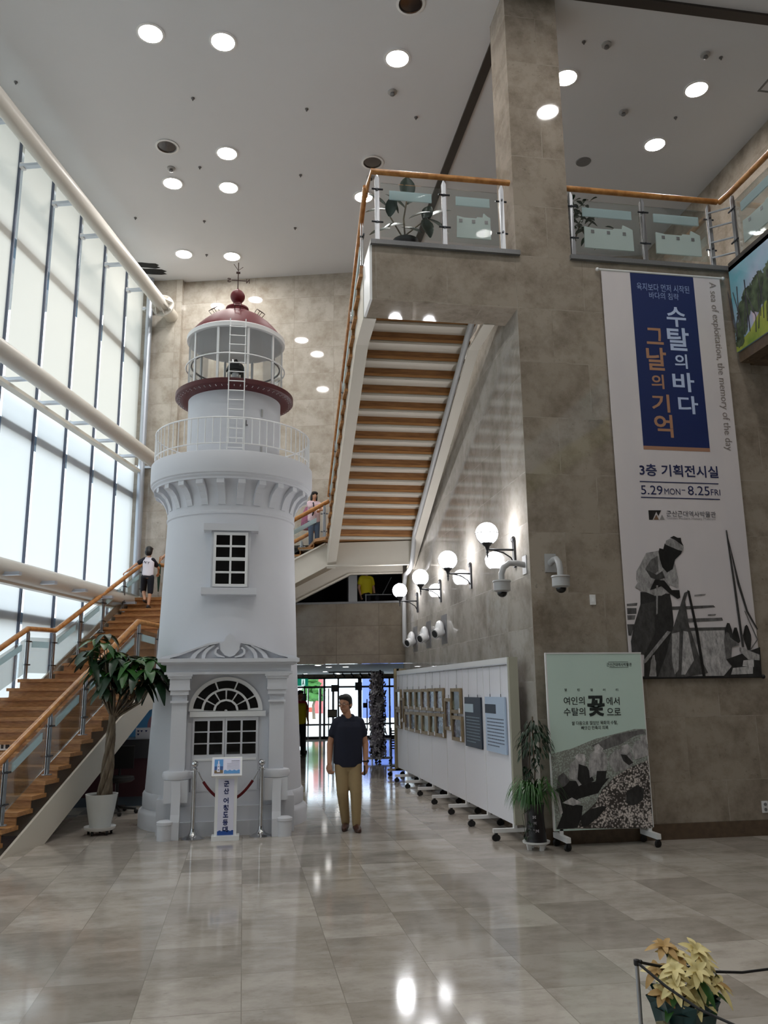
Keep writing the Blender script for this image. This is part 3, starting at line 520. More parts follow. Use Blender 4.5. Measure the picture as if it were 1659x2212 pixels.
t = thing('rung_frame', 'steel ladder like corner frame between two balcony railings', 'frame', (6.2, 9.25, 7.15))
for k in range(4):
    b = B(); b.tube([(6.08, 9.28, 7.3+.22*k), (6.3, 9.1, 7.3+.22*k)], .014, 8); b.end('rung', M_steel, t, smooth=40)
# drain pipe under the upper flight
t = thing('drain_pipe', 'grey plastic drain pipe running down under the upper stair flight', 'pipe', (3.1, 15, 4))
b = B(); b.tube([(2.97, 9.8, 6.75), (2.98, 10.43, 6.50), (3.03, 12.1, 5.80), (3.1, 14.9, 4.55)], .045, 12); b.end('upper_run', M_plas, t, smooth=50)
b = B(); b.tube([(3.1, 14.9, 4.55), (3.12, 15.1, 4.42), (3.13, 15.3, 4.15), (3.14, 15.5, 4.0), (3.16, 15.9, 3.95), (3.18, 16.3, 3.95), (3.2, 16.45, 3.9), (3.2, 16.6, 3.72), (3.22, 16.7, 3.55)], .045, 12); b.end('bend', M_plas, t, smooth=50)
b = B(); b.tube([(3.22, 16.7, 3.55), (3.22, 16.72, 2.62), (3.25, 16.76, 2.56), (3.29, 16.78, 2.56)], .045, 12); b.end('lower_run', M_plas, t, smooth=50)
b = B()
for p, q in (((2.985, 10.9, 6.3), (3.2, 10.9, 6.3)), ((3.04, 12.6, 5.57), (3.25, 12.6, 5.57)), ((3.09, 14.6, 4.67), (3.28, 14.6, 4.67))): b.tube([p, q], .012, 6)
b.end('hanger', M_iron, t)
# ---------------------------------------------------------------- ceiling fittings
def downlight(x, y, label, group, lit=True):
    t = thing('recessed_downlight', label, 'ceiling light', (x, y, 11.1), group=group)
    b = B(); b.lathe([(.165, -.002), (.20, -.004), (.205, -.014), (.17, -.02), (.165, -.002)], 28); b.end('trim_ring', M_whitepaint, t, smooth=40, world=False)
    b = B()
    if lit: b.lathe([(.001, -.013), (.166, -.013)], 28); b.end('lamp_glass', M_lamp, t, world=False)
    else:
        b.lathe([(.165, -.004), (.1, -.009), (.001, -.011)], 28); b.lathe([(.165, -.016), (.15, -.012)], 28); b.end('reflector', mat('dark mirror reflector', rgb(96, 92, 92), .2, metal=1), t, smooth=40, world=False)
    return t
dl = None
LIT = [(-1.55, 10.76, 'first lit ceiling downlight from the window wall in the nearest visible row'), (-.51, 10.76, 'second lit ceiling downlight from the window wall in the nearest visible row'), (2.1, 10.7, 'lit ceiling downlight alone between the lighthouse and the stone pillar'),
       (-.5, 13.4, 'lit ceiling downlight beside the unlit one over the lighthouse'), (-1.53, 14.46, 'lit ceiling downlight under a small detector over the lighthouse'), (-.49, 14.44, 'lit ceiling downlight in the third row over the lighthouse'),
       (2.1, 14.37, 'lit ceiling downlight just left of the balcony railing corner'), (-1.5, 17.09, 'lit ceiling downlight by the back wall, the one nearer the black hole'), (-.46, 17.04, 'lit ceiling downlight by the back wall, behind the weathervane'),
       (4.8, 10.7, 'lit ceiling downlight touching the edge of the stone pillar'), (6.99, 10.63, 'lit ceiling downlight at the far right over the upper floor'), (6.99, 12.03, 'lit ceiling downlight over the upper floor above the right railing')]
for x, y, lab in LIT:
    if dl is None: dl = downlight(x, y, lab, 'lit downlights')
    else: dup(dl, (x, y, 11.1), label=lab)
for x in (-1.53, 2.1, 4.8):
    for y in (7.0, 3.3, -.6): dup(dl, (x, y, 11.1), label='lit ceiling downlight outside the photo behind the camera')
du = downlight(-1.54, 13.37, 'unlit ceiling downlight with mirrored bowl over the lighthouse', 'unlit downlights', False)
dup(du, (2.11, 13.28, 11.1), label='unlit ceiling downlight with mirrored bowl above the balcony corner'); dup(du, (2.1, 9.66, 11.1), label='unlit ceiling downlight cut by the top edge of the photo')
t = thing('smoke_detector', 'small ceiling detector between the lone downlight and the balcony', 'detector', (2.15, 11.43, 11.1), group='ceiling detectors')
b = B(); b.lathe([(.075, 0), (.075, -.02), (.05, -.03)], 18, cap=True); b.end('base', M_plas, t, smooth=40, world=False)
b = B(); b.lathe([(.03, -.028), (.04, -.06), (.02, -.075)], 14, cap=True); b.end('sensor', M_granite, t, smooth=40, world=False)
for x, y, lab in ((-1.52, 14.0, 'small ceiling detector beside the unlit downlight over the lighthouse'), (2.14, 13.73, 'small ceiling detector above the balcony corner'), (5.15, 9.96, 'small ceiling detector right of the pillar top'), (6.06, 11.32, 'small ceiling detector in the middle of the upper floor ceiling'), (6.73, 9.92, 'pale ceiling detector near the far right downlight')): dup(t, (x, y, 11.1), label=lab)
b = B(); b.lathe([(.03, 0), (.03, -.012), (.012, -.02), (.012, -.045)], 10, cap=True)
sp = tag(b.end('sprinkler_head', M_granite, smooth=40), 'tiny sprinkler head in the ceiling over the hall', 'sprinkler', 'ceiling sprinklers'); sp.location = (-1.02, 12.06, 11.1)
for x, y in ((.82, 12.04), (2.65, 11.97), (-1.0, 13.89), (.84, 13.86), (-2.37, 15.78), (.85, 15.69), (-1.01, 17.06), (-3.74, 12.1), (-1.0, 15.7)): dup(sp, (x, y, 11.1))
for x, y in ((4.79, 9.96), (7.0, 9.94), (7.0, 11.32)): dup(sp, (x, y, 11.1), label='tiny sprinkler head in the ceiling over the upper floor')
b = B(); b.lathe([(.001, -.012), (.13, -.012), (.14, 0)], 24); o = tag(b.end('ceiling_speaker', M_granite, smooth=40), 'flat dark round speaker in the upper floor ceiling', 'speaker'); o.location = (5.93, 12.7, 11.1)
# ---------------------------------------------------------------- globe lamps, cameras and air nozzles on the side wall
gl = thing('wall_lamp', 'globe wall lamp nearest the corner of the banner wall', 'wall lamp', (3.3, 9.76, 3.5), group='globe lamps on the side wall')
G = (-.36, 0, .07)
b = B(); b.sph((G[0], 0, G[2]), .138, 28); b.end('globe', M_globe, gl, smooth=60, world=False)
b = B(); b.tube([(G[0]+.141*math.cos(a), .141*math.sin(a), G[2]) for a in [2*PI*i/28 for i in range(28)]], .006, 6, closed=True)
for k in range(8):
    a = 2*PI*k/8; b.tube([(G[0]+.143*math.cos(a)*math.cos(q), .143*math.sin(a)*math.cos(q), G[2]+.143*math.sin(q)) for q in [-.0, -.3, -.6, -.9, -1.2]], .005, 5)
b.end('cage', M_iron, gl, smooth=50, world=False)
b = B(); b.lathe([(.075, -.105), (.07, -.12), (.05, -.15), (.03, -.165), (.02, -.2), (.012, -.22), (.018, -.24), (.008, -.26), (.014, -.27), (.004, -.31)], 14, G, cap=True); b.end('cup', M_iron, gl, smooth=50, world=False)
b = B(); b.tube([(G[0], 0, G[2]-.2), (-.03, 0, G[2]-.2)], .013, 8); b.tube([(G[0]+.08, 0, G[2]-.21), (G[0]+.2, 0, G[2]-.235), (-.06, 0, G[2]-.3), (-.03, 0, G[2]-.36)], .009, 8); b.end('arm', M_iron, gl, smooth=50, world=False)
b = B(); b.box(-.03, 0, -.035, .035, G[2]-.42, G[2]-.08); b.lathe([(.03, 0), (.035, .04), (.01, .07)], 10, (-.02, 0, G[2]-.1)); b.end('wall_plate', M_iron, gl, smooth=40, world=False)
for y, lab in ((11.8, 'globe wall lamp second from the corner of the banner wall'), (13.75, 'globe wall lamp third from the corner of the banner wall'), (15.68, 'globe wall lamp farthest from the corner, beside the drain pipe')): dup(gl, (3.3, y, 3.48), label=lab)
def domecam(loc, rz, lab):
    t = thing('dome_camera', lab, 'camera', loc, rz, group='dome cameras at the wall corner')
    b = B(); b.box(-.012, 0, -.07, .07, -.11, .11); b.end('wall_plate', M_plas, t, world=False)
    b = B(); b.tube([(0, 0, 0), (-.1, 0, .02), (-.2, 0, .02), (-.27, 0, -.03), (-.3, 0, -.11), (-.3, 0, -.2)], .036, 14); b.end('arm', M_plas, t, smooth=50, world=False)
    b = B(); b.lathe([(.04, -.18), (.105, -.19), (.11, -.205), (.1, -.215), (.1, -.31), (.06, -.33)], 22, (-.3, 0, 0), cap=True); b.end('housing', M_plas, t, smooth=40, world=False)
    b = B(); b.sph((-.3, 0, -.335), .06, 16, (1, 1, .9)); b.end('dome', M_blackgl, t, smooth=60, world=False)
    return t
domecam((3.3, 9.42, 3.13), 0, 'grey dome camera on the polished side wall under the nearest globe lamp')
domecam((3.55, 9.25, 3.13), PI/2, 'grey dome camera on the banner wall next to the corner')
nz = thing('air_nozzle', 'white ball air nozzle on a dark plate nearest the lamps, topmost of three', 'air nozzle', (3.3, 13.6, 2.66), group='air nozzles on the side wall')
b = B(); b.box(-.008, 0, -.19, .19, -.24, .24); b.end('wall_plate', M_granite, nz, world=False)
b = B(); b.sph((-.083, 0, 0), .15, 20, (.5, 1, 1)); b.end('ball', M_plasw, nz, smooth=60, world=False)
b = B(); a_ = Vector((-.8, -.45, -.35)).normalized(); b.tube([a_*.08, a_*.2, a_*.24], [.09, .075, .08], 16, cap=False); b.tube([a_*.23, a_*.231], .07, 16); b.end('nozzle', [M_plasw], nz, smooth=50, world=False)
b = B(); b.tube([a_*.24, a_*.243], .06, 16); b.end('opening', M_black, nz, world=False)
dup(nz, (3.3, 14.8, 2.65), label='white ball air nozzle on a dark plate, middle of three'); dup(nz, (3.3, 16.0, 2.64), label='white ball air nozzle on a dark plate next to the drain pipe, lowest of three')
def plate(name, label, cat, x, z, w, h, holes=0):
    t = thing(name, label, cat, (x, 9.25, z))
    b = B(); b.box(x-w/2, x+w/2, 9.236, 9.25, z-h/2, z+h/2); b.end('plate', M_plasw, t)
    b = B()
    if holes:
        for s in (-1, 1): b.tube([(x, 9.228, z+s*h*.22), (x, 9.236, z+s*h*.22)], h*.14, 14)
        b.end('socket_face', M_granite, t)
    else: b.box(x-w*.2, x+w*.2, 9.23, 9.236, z-h*.2, z+h*.2); b.end('button', M_whitepaint, t)
plate('wall_switch', 'small white switch plate on the stone wall left of the tall banner', 'switch', 4.05, 2.7, .07, .12)
plate('wall_outlet', 'white double power outlet low on the stone wall at the right edge', 'outlet', 6.0, .31, .075, .13, 1)
# ---------------------------------------------------------------- the lighthouse
LX, LY = -.217, 11.888
lh = thing('lighthouse', 'white model lighthouse with dark red dome standing on the hall floor', 'lighthouse', (LX, LY, 0))
L0 = (0, 0, 0)
def E(b, name, m, parent=None, smooth=40, **k): return b.end(name, m, parent or lh, smooth=smooth, world=False, **k)
WM0 = WM
b = B(); b.lathe([(1.06, 0), (1.107, .0), (1.107, .17), (1.095, .2), (1.05, .235), (1.055, .24), (1.06, .25), (1.06, .40), (1.045, .425), (1.0, .44)], 64); E(b, 'plinth', M_white)
b = B(); b.lathe([(1.033, .42), (1.005, 1.0), (.971, 1.72), (.948, 2.29), (.925, 3.0), (.904, 3.59), (.89, 4.02)], 64); E(b, 'tower_shaft', M_white)
b = B(); b.lathe([(.885, 4.0), (.905, 4.02), (.905, 4.05), (.895, 4.06), (.895, 4.09), (.9, 4.12)], 64); E(b, 'collar', M_white)
fl = [(.888, 4.10), (.892, 4.18), (.905, 4.25), (.935, 4.33), (.985, 4.40), (1.05, 4.455)]
b = B(); b.lathe(fl, 64); E(b, 'flared_neck', M_white)
b = B(); b.lathe([(1.03, 4.45), (1.10, 4.45), (1.10, 4.475), (1.125, 4.50), (1.125, 4.515), (1.145, 4.53), (1.15, 4.60), (1.15, 4.81), (1.14, 4.825), (.6, 4.83)], 72); E(b, 'gallery_deck', M_white)
NB = 24
for k in range(NB):
    a = 2*PI*(k+.5)/NB - PI/2
    b = B(); b.T = Matrix.Rotation(a, 4, 'Z'); hw = .048
    b.prism([(.88, -hw, 4.14), (.90, -hw, 4.14), (.925, -hw, 4.22), (.965, -hw, 4.30), (1.03, -hw, 4.365), (1.09, -hw, 4.39), (1.09, -hw, 4.455), (.88, -hw, 4.455)], (0, 2*hw, 0))
    E(b, 'corbel', M_white, smooth=None)
gr = None
b = B(); b.tube([(1.105*math.cos(2*PI*i/64), 1.105*math.sin(2*PI*i/64), 5.29) for i in range(64)], .011, 6, closed=True); gr = E(b, 'gallery_railing', M_whitepaint)
WM[gr.name] = WM[lh.name].copy()
b = B(); b.tube([(1.105*math.cos(2*PI*i/64), 1.105*math.sin(2*PI*i/64), 4.93) for i in range(64)], .009, 6, closed=True); E(b, 'bottom_rail', M_whitepaint, gr)
for k in range(66):
    a = 2*PI*k/66
    b = B(); b.tube([(1.105*math.cos(a), 1.105*math.sin(a), 4.83 if k % 3 == 0 else 4.93), (1.105*math.cos(a), 1.105*math.sin(a), 5.29)], .0075, 5); E(b, 'baluster', M_whitepaint, gr)
b = B(); b.lathe([(.665, 4.82), (.668, 5.3), (.672, 5.86)], 56); E(b, 'watch_room', M_white)
for z in (5.55, 5.0):
    b = B(); b.T = Matrix.Rotation(-PI/2+.62, 4, 'Z'); b.box(.66, .685, -.012, .012, z-.055, z+.055); E(b, 'door_hinge', M_plas, smooth=None)
b = B(); b.T = Matrix.Rotation(-PI/2+.26, 4, 'Z'); b.box(.66, .69, -.006, .006, 5.33, 5.4); b.box(.66, .7, -.006, .02, 5.32, 5.335); E(b, 'door_latch', M_granite, smooth=None)
b = B(); b.lathe([(.67, 5.84), (.72, 5.845), (.845, 5.865), (.86, 5.88), (.86, 5.945), (.845, 5.955), (.66, 5.965)], 64); rg = E(b, 'red_gallery', M_red_d)
b = B()
for k in range(60):
    a = 2*PI*k/60
    for r_, z_ in ((.80, 5.852), (.828, 5.856)): b.sph((r_*math.cos(a), r_*math.sin(a), z_), .006, 6)
E(b, 'pin_hole', M_whitepaint, rg, kind='stuff')
b = B(); b.lathe([(.682, 5.96), (.682, 6.79)], 60); E(b, 'lantern_glass', M_glass_thin)
for k in range(10):
    a = 2*PI*(k+.42)/10 - PI/2
    b = B(); b.T = Matrix.Rotation(a, 4, 'Z'); b.box(.672, .694, -.017, .017, 5.955, 6.79); E(b, 'glazing_bar', M_whitepaint, smooth=None)
for r_, z_ in ((.725, 6.37),):
    b = B(); b.tube([(r_*math.cos(2*PI*i/60), r_*math.sin(2*PI*i/60), z_) for i in range(60)], .011, 6, closed=True)
    E(b, 'guard_ring', M_whitepaint)
b = B(); b.lathe([(.64, 6.40), (.66, 6.40), (.66, 6.42), (.64, 6.42), (.64, 6.40)], 48); E(b, 'inner_ring', M_granite)
b = B(); b.lathe([(.001, 6.785), (.68, 6.785), (.725, 6.79), (.728, 6.85), (.70, 6.87), (.6, 6.87)], 60); E(b, 'eave', M_whitepaint)
b = B(); b.lathe([(.695, 6.855), (.685, 6.885), (.64, 6.95), (.575, 7.03), (.49, 7.12), (.39, 7.20), (.28, 7.265), (.175, 7.31)], 16); E(b, 'dome', M_red, smooth=20)
b = B(); b.lathe([(.17, 7.30), (.182, 7.31), (.185, 7.335), (.165, 7.35), (.175, 7.365), (.17, 7.39), (.12, 7.42), (.07, 7.44), (.062, 7.475), (.07, 7.49)], 32); b.sph((0, 0, 7.585), .11, 28); b.lathe([(.03, 7.69), (.02, 7.71), (.001, 7.715)], 14); E(b, 'finial', M_red)
rust = mat('rusty dark iron', rgb(66, 44, 38), .6)
b = B(); b.tube([(0, 0, 7.7), (0, 0, 8.15)], .008, 6); b.tube([(-.1, 0, 7.855), (.12, 0, 7.855)], .007, 6); b.tube([(0, -.1, 7.86), (0, .1, 7.86)], .006, 6)
b.tube([(-.07, -.03, 8.11), (0, 0, 8.02), (.07, .03, 8.1)], .005, 5); b.tube([(-.03, 0, 7.985), (.03, 0, 7.985)], .018, 8); E(b, 'weathervane', rust)
b = B(); text(b, 'N', (.15, 0, 7.855), .055, .07, (-1, 0, 0), (0, 0, 1), .03); text(b, 'S', (-.135, 0, 7.855), .055, .07, (-1, 0, 0), (0, 0, 1), .03)
ge = b.bm.faces[:]
r = bmesh.ops.extrude_face_region(b.bm, geom=ge); bmesh.ops.translate(b.bm, vec=(0, .008, 0), verts=[x for x in r['geom'] if isinstance(x, bmesh.types.BMVert)])
E(b, 'compass_letters', rust, smooth=None)
for a in (-PI/2+.02, -.55, PI+.55, PI/2):
    b = B(); b.T = Matrix.Rotation(a, 4, 'Z')
    for y in (-.04, .04): b.tube([(.41, y, 7.18), (.46, y, 7.225), (.37, y, 7.295), (.33, y, 7.24)], .005, 5)
    b.tube([(.46, -.04, 7.225), (.46, .04, 7.225)], .005, 5); b.tube([(.37, -.04, 7.295), (.37, .04, 7.295)], .005, 5)
    E(b, 'dome_rung', rust)
# lamp inside the lantern
b = B(); b.lathe([(.12, 5.97), (.12, 6.02), (.03, 6.04), (.03, 6.1), (.10, 6.12), (.12, 6.14)], 20, cap=True); lmp = E(b, 'lantern_lamp', M_plas)
b = B(); b.lathe([(.12, 6.14), (.13, 6.26), (.125, 6.38)], 24); E(b, 'lens', glassmat('ribbed lamp lens', (.9, .9, .9, 1), 1.5, .1), lmp)
b = B(); b.lathe([(.06, 6.18), (.07, 6.26), (.05, 6.34), (.001, 6.35)], 14); E(b, 'bulb', M_plasw, lmp)
b = B(); b.lathe([(.14, 6.37), (.14, 6.40), (.11, 6.47), (.04, 6.52), (.02, 6.56), (.001, 6.57)], 24); E(b, 'cap', M_iron, lmp)
# ladder
ld = None
b = B()
for x in (-.075, .14): b.tube([(x, -.885, 4.9), (x, -.885, 6.02), (x, -.83, 6.84)], .008, 6)
ld = E(b, 'ladder', M_whitepaint); WM[ld.name] = WM[lh.name].copy()
for k in range(14):
    z = 4.93+.137*k; y = -.885 if z < 6.02 else (-.885+(z-6.02)*.051 if z < 6.9 else -.84+(z-6.9)*.69)
    b = B(); b.tube([(-.085, y, z), (.15, y, z)], .007, 6); E(b, 'rung', M_whitepaint, ld)
# upper window
def win_bars(b, xs, zs, y0, y1, t=.012):
    for x in xs: b.box(x-t, x+t, y0, y1, zs[0], zs[-1])
    for z in zs[1:-1]: b.box(xs[0], xs[-1], y0+.004, y1, z-t, z+t)
b = B()
b.box(-.235, .275, -.985, -.84, 3.0, 3.76)
uw = E(b, 'upper_window', M_white, smooth=None); WM[uw.name] = WM[lh.name].copy()
b = B(); b.box(-.335, .37, -1.04, -.8, 3.755, 3.845); E(b, 'lintel', M_white, uw, None)
b = B(); b.box(-.345, .36, -1.06, -.8, 2.915, 3.0); E(b, 'sill', M_white, uw, None)
for z0, z1, yy in ((3.385, 3.715, -.995), (3.035, 3.375, -1.003)):
    b = B(); b.box(-.19, .225, yy-.004, yy, z0, z1); pn = E(b, 'pane', M_blackgl, uw, None)
    b = B()
    zm = (z0+z1)/2
    for x0, x1 in ((-.205, -.17), (.205, .24), (.004, .03)): b.box(x0, x1, yy-.02, yy, z0-.02, z1+.02)
    for za, zb in ((z0-.02, z0+.018), (zm-.013, zm+.013), (z1-.018, z1+.02)): b.box(-.205, .24, yy-.018, yy, za, zb)
    E(b, 'sash', M_whitepaint, uw, None)
# porch, in the lighthouse frame; its middle sits a little right of the axis
PX = .045
b = B(); b.box(-.83+PX, .83+PX, -1.06, -.6, 0, .42); b.box(-.6+PX, .6+PX, -1.08, -.7, 0, .42); b.box(-.72+PX, .72+PX, -1.08, -.7, .42, .5); po = E(b, 'porch', M_white, smooth=None); WM[po.name] = WM[lh.name].copy()
for i, (y, z) in enumerate(((-1.20, .165), (-1.14, .33))):
    b = B(); b.box(-.6+PX, .6+PX, y, -1.0, z-.165, z); E(b, 'step', M_white, po, None)
b = B(); b.box(-.5+PX, .5+PX, -1.06, -.8, .40, 1.9); E(b, 'recess_wall', M_white, po, None)
for s in (-1, 1):
    c = PX+s*.592
    b = B(); b.box(c-.09, c+.09, -1.22, -1.04, .75, 1.70); col = E(b, 'column', M_white, po, None)
    b = B()
    for w_, z0, z1 in ((.105, 1.56, 1.585), (.11, 1.655, 1.71), (.125, 1.71, 1.74), (.12, 1.74, 1.85), (.14, 1.85, 1.875), (.15, 1.875, 1.90)): b.box(c-w_, c+w_, -1.14-w_-.01, -.95, z0, z1)
    E(b, 'capital', M_white, po, None)
    b = B(); b.box(c-.14, c+.14, -1.29, -1.0, .40, .66); E(b, 'pedestal', M_white, po, None)
    b = B(); b.loft([((c, -1.14, .655), .12, .12), ((c, -1.14, .665), .165, .165), ((c, -1.14, .71), .18, .175), ((c, -1.14, .75), .165, .16), ((c, -1.14, .76), .12, .12)]); E(b, 'torus', M_white, po)
    b = B(); b.prism([(c-.045+s*.01, -1.29, .66), (c-.045, -1.29, .3), (c-.045, -1.29, .0), (c-.045, -1.40, 0), (c-.045, -1.40, .2), (c-.045, -1.36, .28), (c-.045, -1.315, .5)], (.105, 0, 0)); E(b, 'ramp_wall', M_white, po, None)
    b = B(); b.lathe([(.09, 0), (.092, .17), (.1, .175), (.1, .205), (.07, .22), (.001, .225)], 24, (c+s*.1, -1.35, 0)); E(b, 'bollard', M_white, po)
b = B(); b.box(-.78+PX, .78+PX, -1.30, -.7, 1.90, 1.93); b.box(-.76+PX, .76+PX, -1.27, -.7, 1.93, 2.02); b.box(-.82+PX, .82+PX, -1.34, -.7, 2.02, 2.045); b.box(-.86+PX, .86+PX, -1.37, -.75, 2.045, 2.09); E(b, 'entablature', M_white, po, None)
# carved pediment
b = B()
up = [(-.86, 2.09), (-.80, 2.12), (-.6, 2.16), (-.42, 2.22), (-.28, 2.275), (-.15, 2.30), (-.07, 2.305), (-.065, 2.34), (-.045, 2.37), (-.02, 2.385), (0, 2.405)]
pts = up+[(-x, z) for x, z in up[-2::-1]]
b.prism([(x+PX, -1.22, z) for x, z in pts], (0, .3, 0)); pe = E(b, 'pediment', M_white, po, None)
WM[pe.name] = WM[lh.name].copy()
b = B()
def relief(pts, y=-1.235, d=.03): b.prism([(x+PX, y-.035, z) for x, z in pts], (0, d+.035, 0))
for s in (-1, 1):
    q = lambda L: [(s*x, z) for x, z in L]
    relief(q([(-.86, 2.09), (-.80, 2.12), (-.6, 2.16), (-.42, 2.22), (-.28, 2.275), (-.15, 2.30), (-.13, 2.28), (-.3, 2.245), (-.45, 2.19), (-.62, 2.125), (-.72, 2.10), (-.72, 2.09)]), -1.25)
    relief(q([(-.42, 2.092), (-.39, 2.15), (-.33, 2.20), (-.25, 2.245), (-.27, 2.255), (-.37, 2.215), (-.45, 2.15), (-.48, 2.092)]))
    relief(q([(-.30, 2.092), (-.29, 2.15), (-.25, 2.20), (-.18, 2.25), (-.2, 2.26), (-.29, 2.215), (-.335, 2.155), (-.345, 2.092)]))
    relief(q([(-.15, 2.235), (-.19, 2.2), (-.19, 2.15), (-.15, 2.115), (-.06, 2.10), (-.06, 2.115), (-.13, 2.135), (-.165, 2.165), (-.16, 2.2), (-.13, 2.215)]), -1.245, .04)
relief([(-.07, 2.305), (-.065, 2.34), (-.045, 2.37), (-.02, 2.385), (0, 2.405), (.02, 2.385), (.045, 2.37), (.065, 2.34), (.07, 2.305), (.12, 2.27), (.12, 2.2), (.06, 2.13), (0, 2.11), (-.06, 2.13), (-.12, 2.2), (-.12, 2.27)])
E(b, 'carving', M_white, pe, None)
# fanlight and doors
FZ = 1.455; FY = -1.065; FXc = .012
b = B()
b.prism([(FXc+.455*math.cos(PI*i/32), FY-.03, FZ+.415*math.sin(PI*i/32)) for i in range(33)], (0, .03, 0))
fn = E(b, 'fanlight', M_whitepaint, po, None); WM[fn.name] = WM[lh.name].copy()
def arcpane(r0, r1, a0, a1):
    b = B(); n = 6
    o = [(FXc+r1*math.cos(a0+(a1-a0)*i/n), FY-.036, FZ+.92*r1*math.sin(a0+(a1-a0)*i/n)) for i in range(n+1)]
    i_ = [(FXc+r0*math.cos(a1+(a0-a1)*i/n), FY-.036, FZ+.92*r0*math.sin(a1+(a0-a1)*i/n)) for i in range(n+1)]
    b.prism(o+i_, (0, .008, 0)); E(b, 'pane', M_blackgl, fn, None)
g_ = .02
for i in range(5):
    a0, a1 = PI*(.02 if i == 0 else [0, .16, .39, .61, .84][i]), PI*([.16, .39, .61, .84, .98][i]); arcpane(.30, .40, a0+g_*1.4, a1-g_*1.4)
for i in range(6): arcpane(.155, .27, PI*i/6+.04, PI*(i+1)/6-.04)
arcpane(.02, .13, .03, PI-.03)
b = B(); b.box(-.47+PX, .46+PX, FY-.05, FY, 1.385, 1.45); E(b, 'transom', M_whitepaint, po, None)
for x0, x1 in ((-.40, -.01), (-.005, .40)):
    b = B(); b.box(x0+PX-.03, x1+PX-.03, FY-.02, FY, .50, 1.38); dr = E(b, 'door', M_white, po, None); WM[dr.name] = WM[lh.name].copy()
    w_ = (x1-x0-.05)/2
    for i in range(2):
        for j in range(3):
            xx = x0+PX-.03+.024+i*(w_+.012); zz = .935+j*.139
            b = B(); b.box(xx, xx+w_-.014, FY-.024, FY-.018, zz, zz+.122); E(b, 'pane', M_blackgl, dr, None)
    b = B(); b.box(x0+PX-.0, x1+PX-.06, FY-.026, FY-.018, .58, .85) if False else b.box(x0+PX-.01, x1+PX-.05, FY-.027, FY-.019, .86, .885); E(b, 'moulding', M_whitepaint, dr, None)
# ---------------------------------------------------------------- rope barrier and sign in front of the lighthouse
pp = thing('barrier_post', 'chrome stanchion with ball top left of the lighthouse sign', 'stanchion', (-.545, 10.53, 0), group='chrome stanchions at the porch')
b = B(); b.lathe([(.001, .0), (.132, 0), (.134, .012), (.11, .022), (.06, .045), (.035, .08), (.028, .12), (.001, .12)], 28); b.end('base', M_chrome, pp, smooth=40, world=False)
b = B(); b.lathe([(.026, .10), (.026, .785)], 20, cap=True); b.end('pole', M_chrome, pp, smooth=50, world=False)
b = B(); b.lathe([(.028, .78), (.032, .79), (.018, .805), (.014, .815)], 16); b.sph((0, 0, .845), .041, 20); b.end('ball_top', M_chrome, pp, smooth=60, world=False)
b = B(); b.tube([(-.04, 0, .765), (.04, 0, .765)], .007, 6); b.end('hook', M_chrome, pp, smooth=60, world=False)
dup(pp, (.246, 10.53, 0), label='chrome stanchion with ball top right of the lighthouse sign')
rp = thing('barrier_rope', 'dark red velvet rope hung between the two chrome stanchions', 'rope', (-.15, 10.62, .4))
cat_ = [(-.5+.7*t, 10.54+.02*math.sin(PI*t), .755-.335*math.sin(PI*t)**.8) for t in [i/24 for i in range(25)]]
b = B(); b.tube(cat_[2:-2], .017, 10); b.end('velvet', mat('dark red velvet', rgb(96, 10, 18), .85), rp, smooth=60)
for sl in (cat_[:3], cat_[-3:]):
    b = B(); b.tube(sl, .008, 8); b.end('end_hook', M_chrome, rp, smooth=60)
sg = thing('sign_stand', 'white lectern sign with blue lettering in front of the lighthouse door', 'sign', (-.165, 10.42, 0))
T_ = Matrix.Translation((-.165, 10.42, 0))
b = B(); b.T = T_; b.box(-.16, .16, -.08, .1, 0, .05); b.end('base', M_whitepaint, sg)
b = B(); b.T = T_; b.box(-.13, .125, -.03, .06, .04, .72); b.end('column', M_whitepaint, sg)
P_lav = mat('pale lavender paper', rgb(226, 226, 244), .5); P_navy = mat('navy blue print', rgb(28, 42, 100), .5); P_blue = mat('blue print', rgb(40, 82, 160), .5)
b = B(); b.T = T_; b.box(-.095, .09, -.034, -.03, .055, .68); sp_ = b.end('poster', P_lav, sg)
b = B(); b.T = T_
for i, ch in enumerate('군산'): text(b, ch, (-.0, -.037, .627-.082*i), .062, .066, (1, 0, 0), (0, 0, 1), .035)
for i, ch in enumerate('어청도'): text(b, ch, (-.002, -.037, .438-.078*i), .060, .066, (1, 0, 0), (0, 0, 1), .035)
for i, ch in enumerate('등대'): text(b, ch, (-.004, -.037, .196-.0*i-.076*i+.0), .060, .064, (1, 0, 0), (0, 0, 1), .035)
b.end('lettering', P_navy, sp_)
b = B(); b.T = T_
b.prism([(-.095, -.037, .057), (.09, -.037, .057)]+[(.09-.185*i/16, -.037, .105+.006*math.sin(i*1.5)) for i in range(17)], (0, .002, 0)); b.end('wave_print', P_blue, sp_)
hd = Matrix.Translation((-.165, 10.37, .82)) @ Matrix.Rotation(math.radians(-28), 4, 'X')
b = B(); b.T = hd; b.box(-.175, .175, -.015, .03, -.115, .115); b.end('tilted_head', M_whitepaint, sg)
b = B(); b.T = hd; b.k = 0; b.box(-.155, .155, -.018, -.015, -.095, .095)
b.k = 1; b.box(-.145, -.045, -.0205, -.018, .0, .085); b.k = 2; b.box(-.145, -.045, -.0205, -.018, -.045, 0); b.k = 3; b.prism([(-.145, -.0205, -.085), (-.045, -.0205, -.085), (-.045, -.0205, -.05), (-.08, -.0205, -.04), (-.1, -.0205, -.055), (-.145, -.0205, -.045)], (0, .0025, 0))
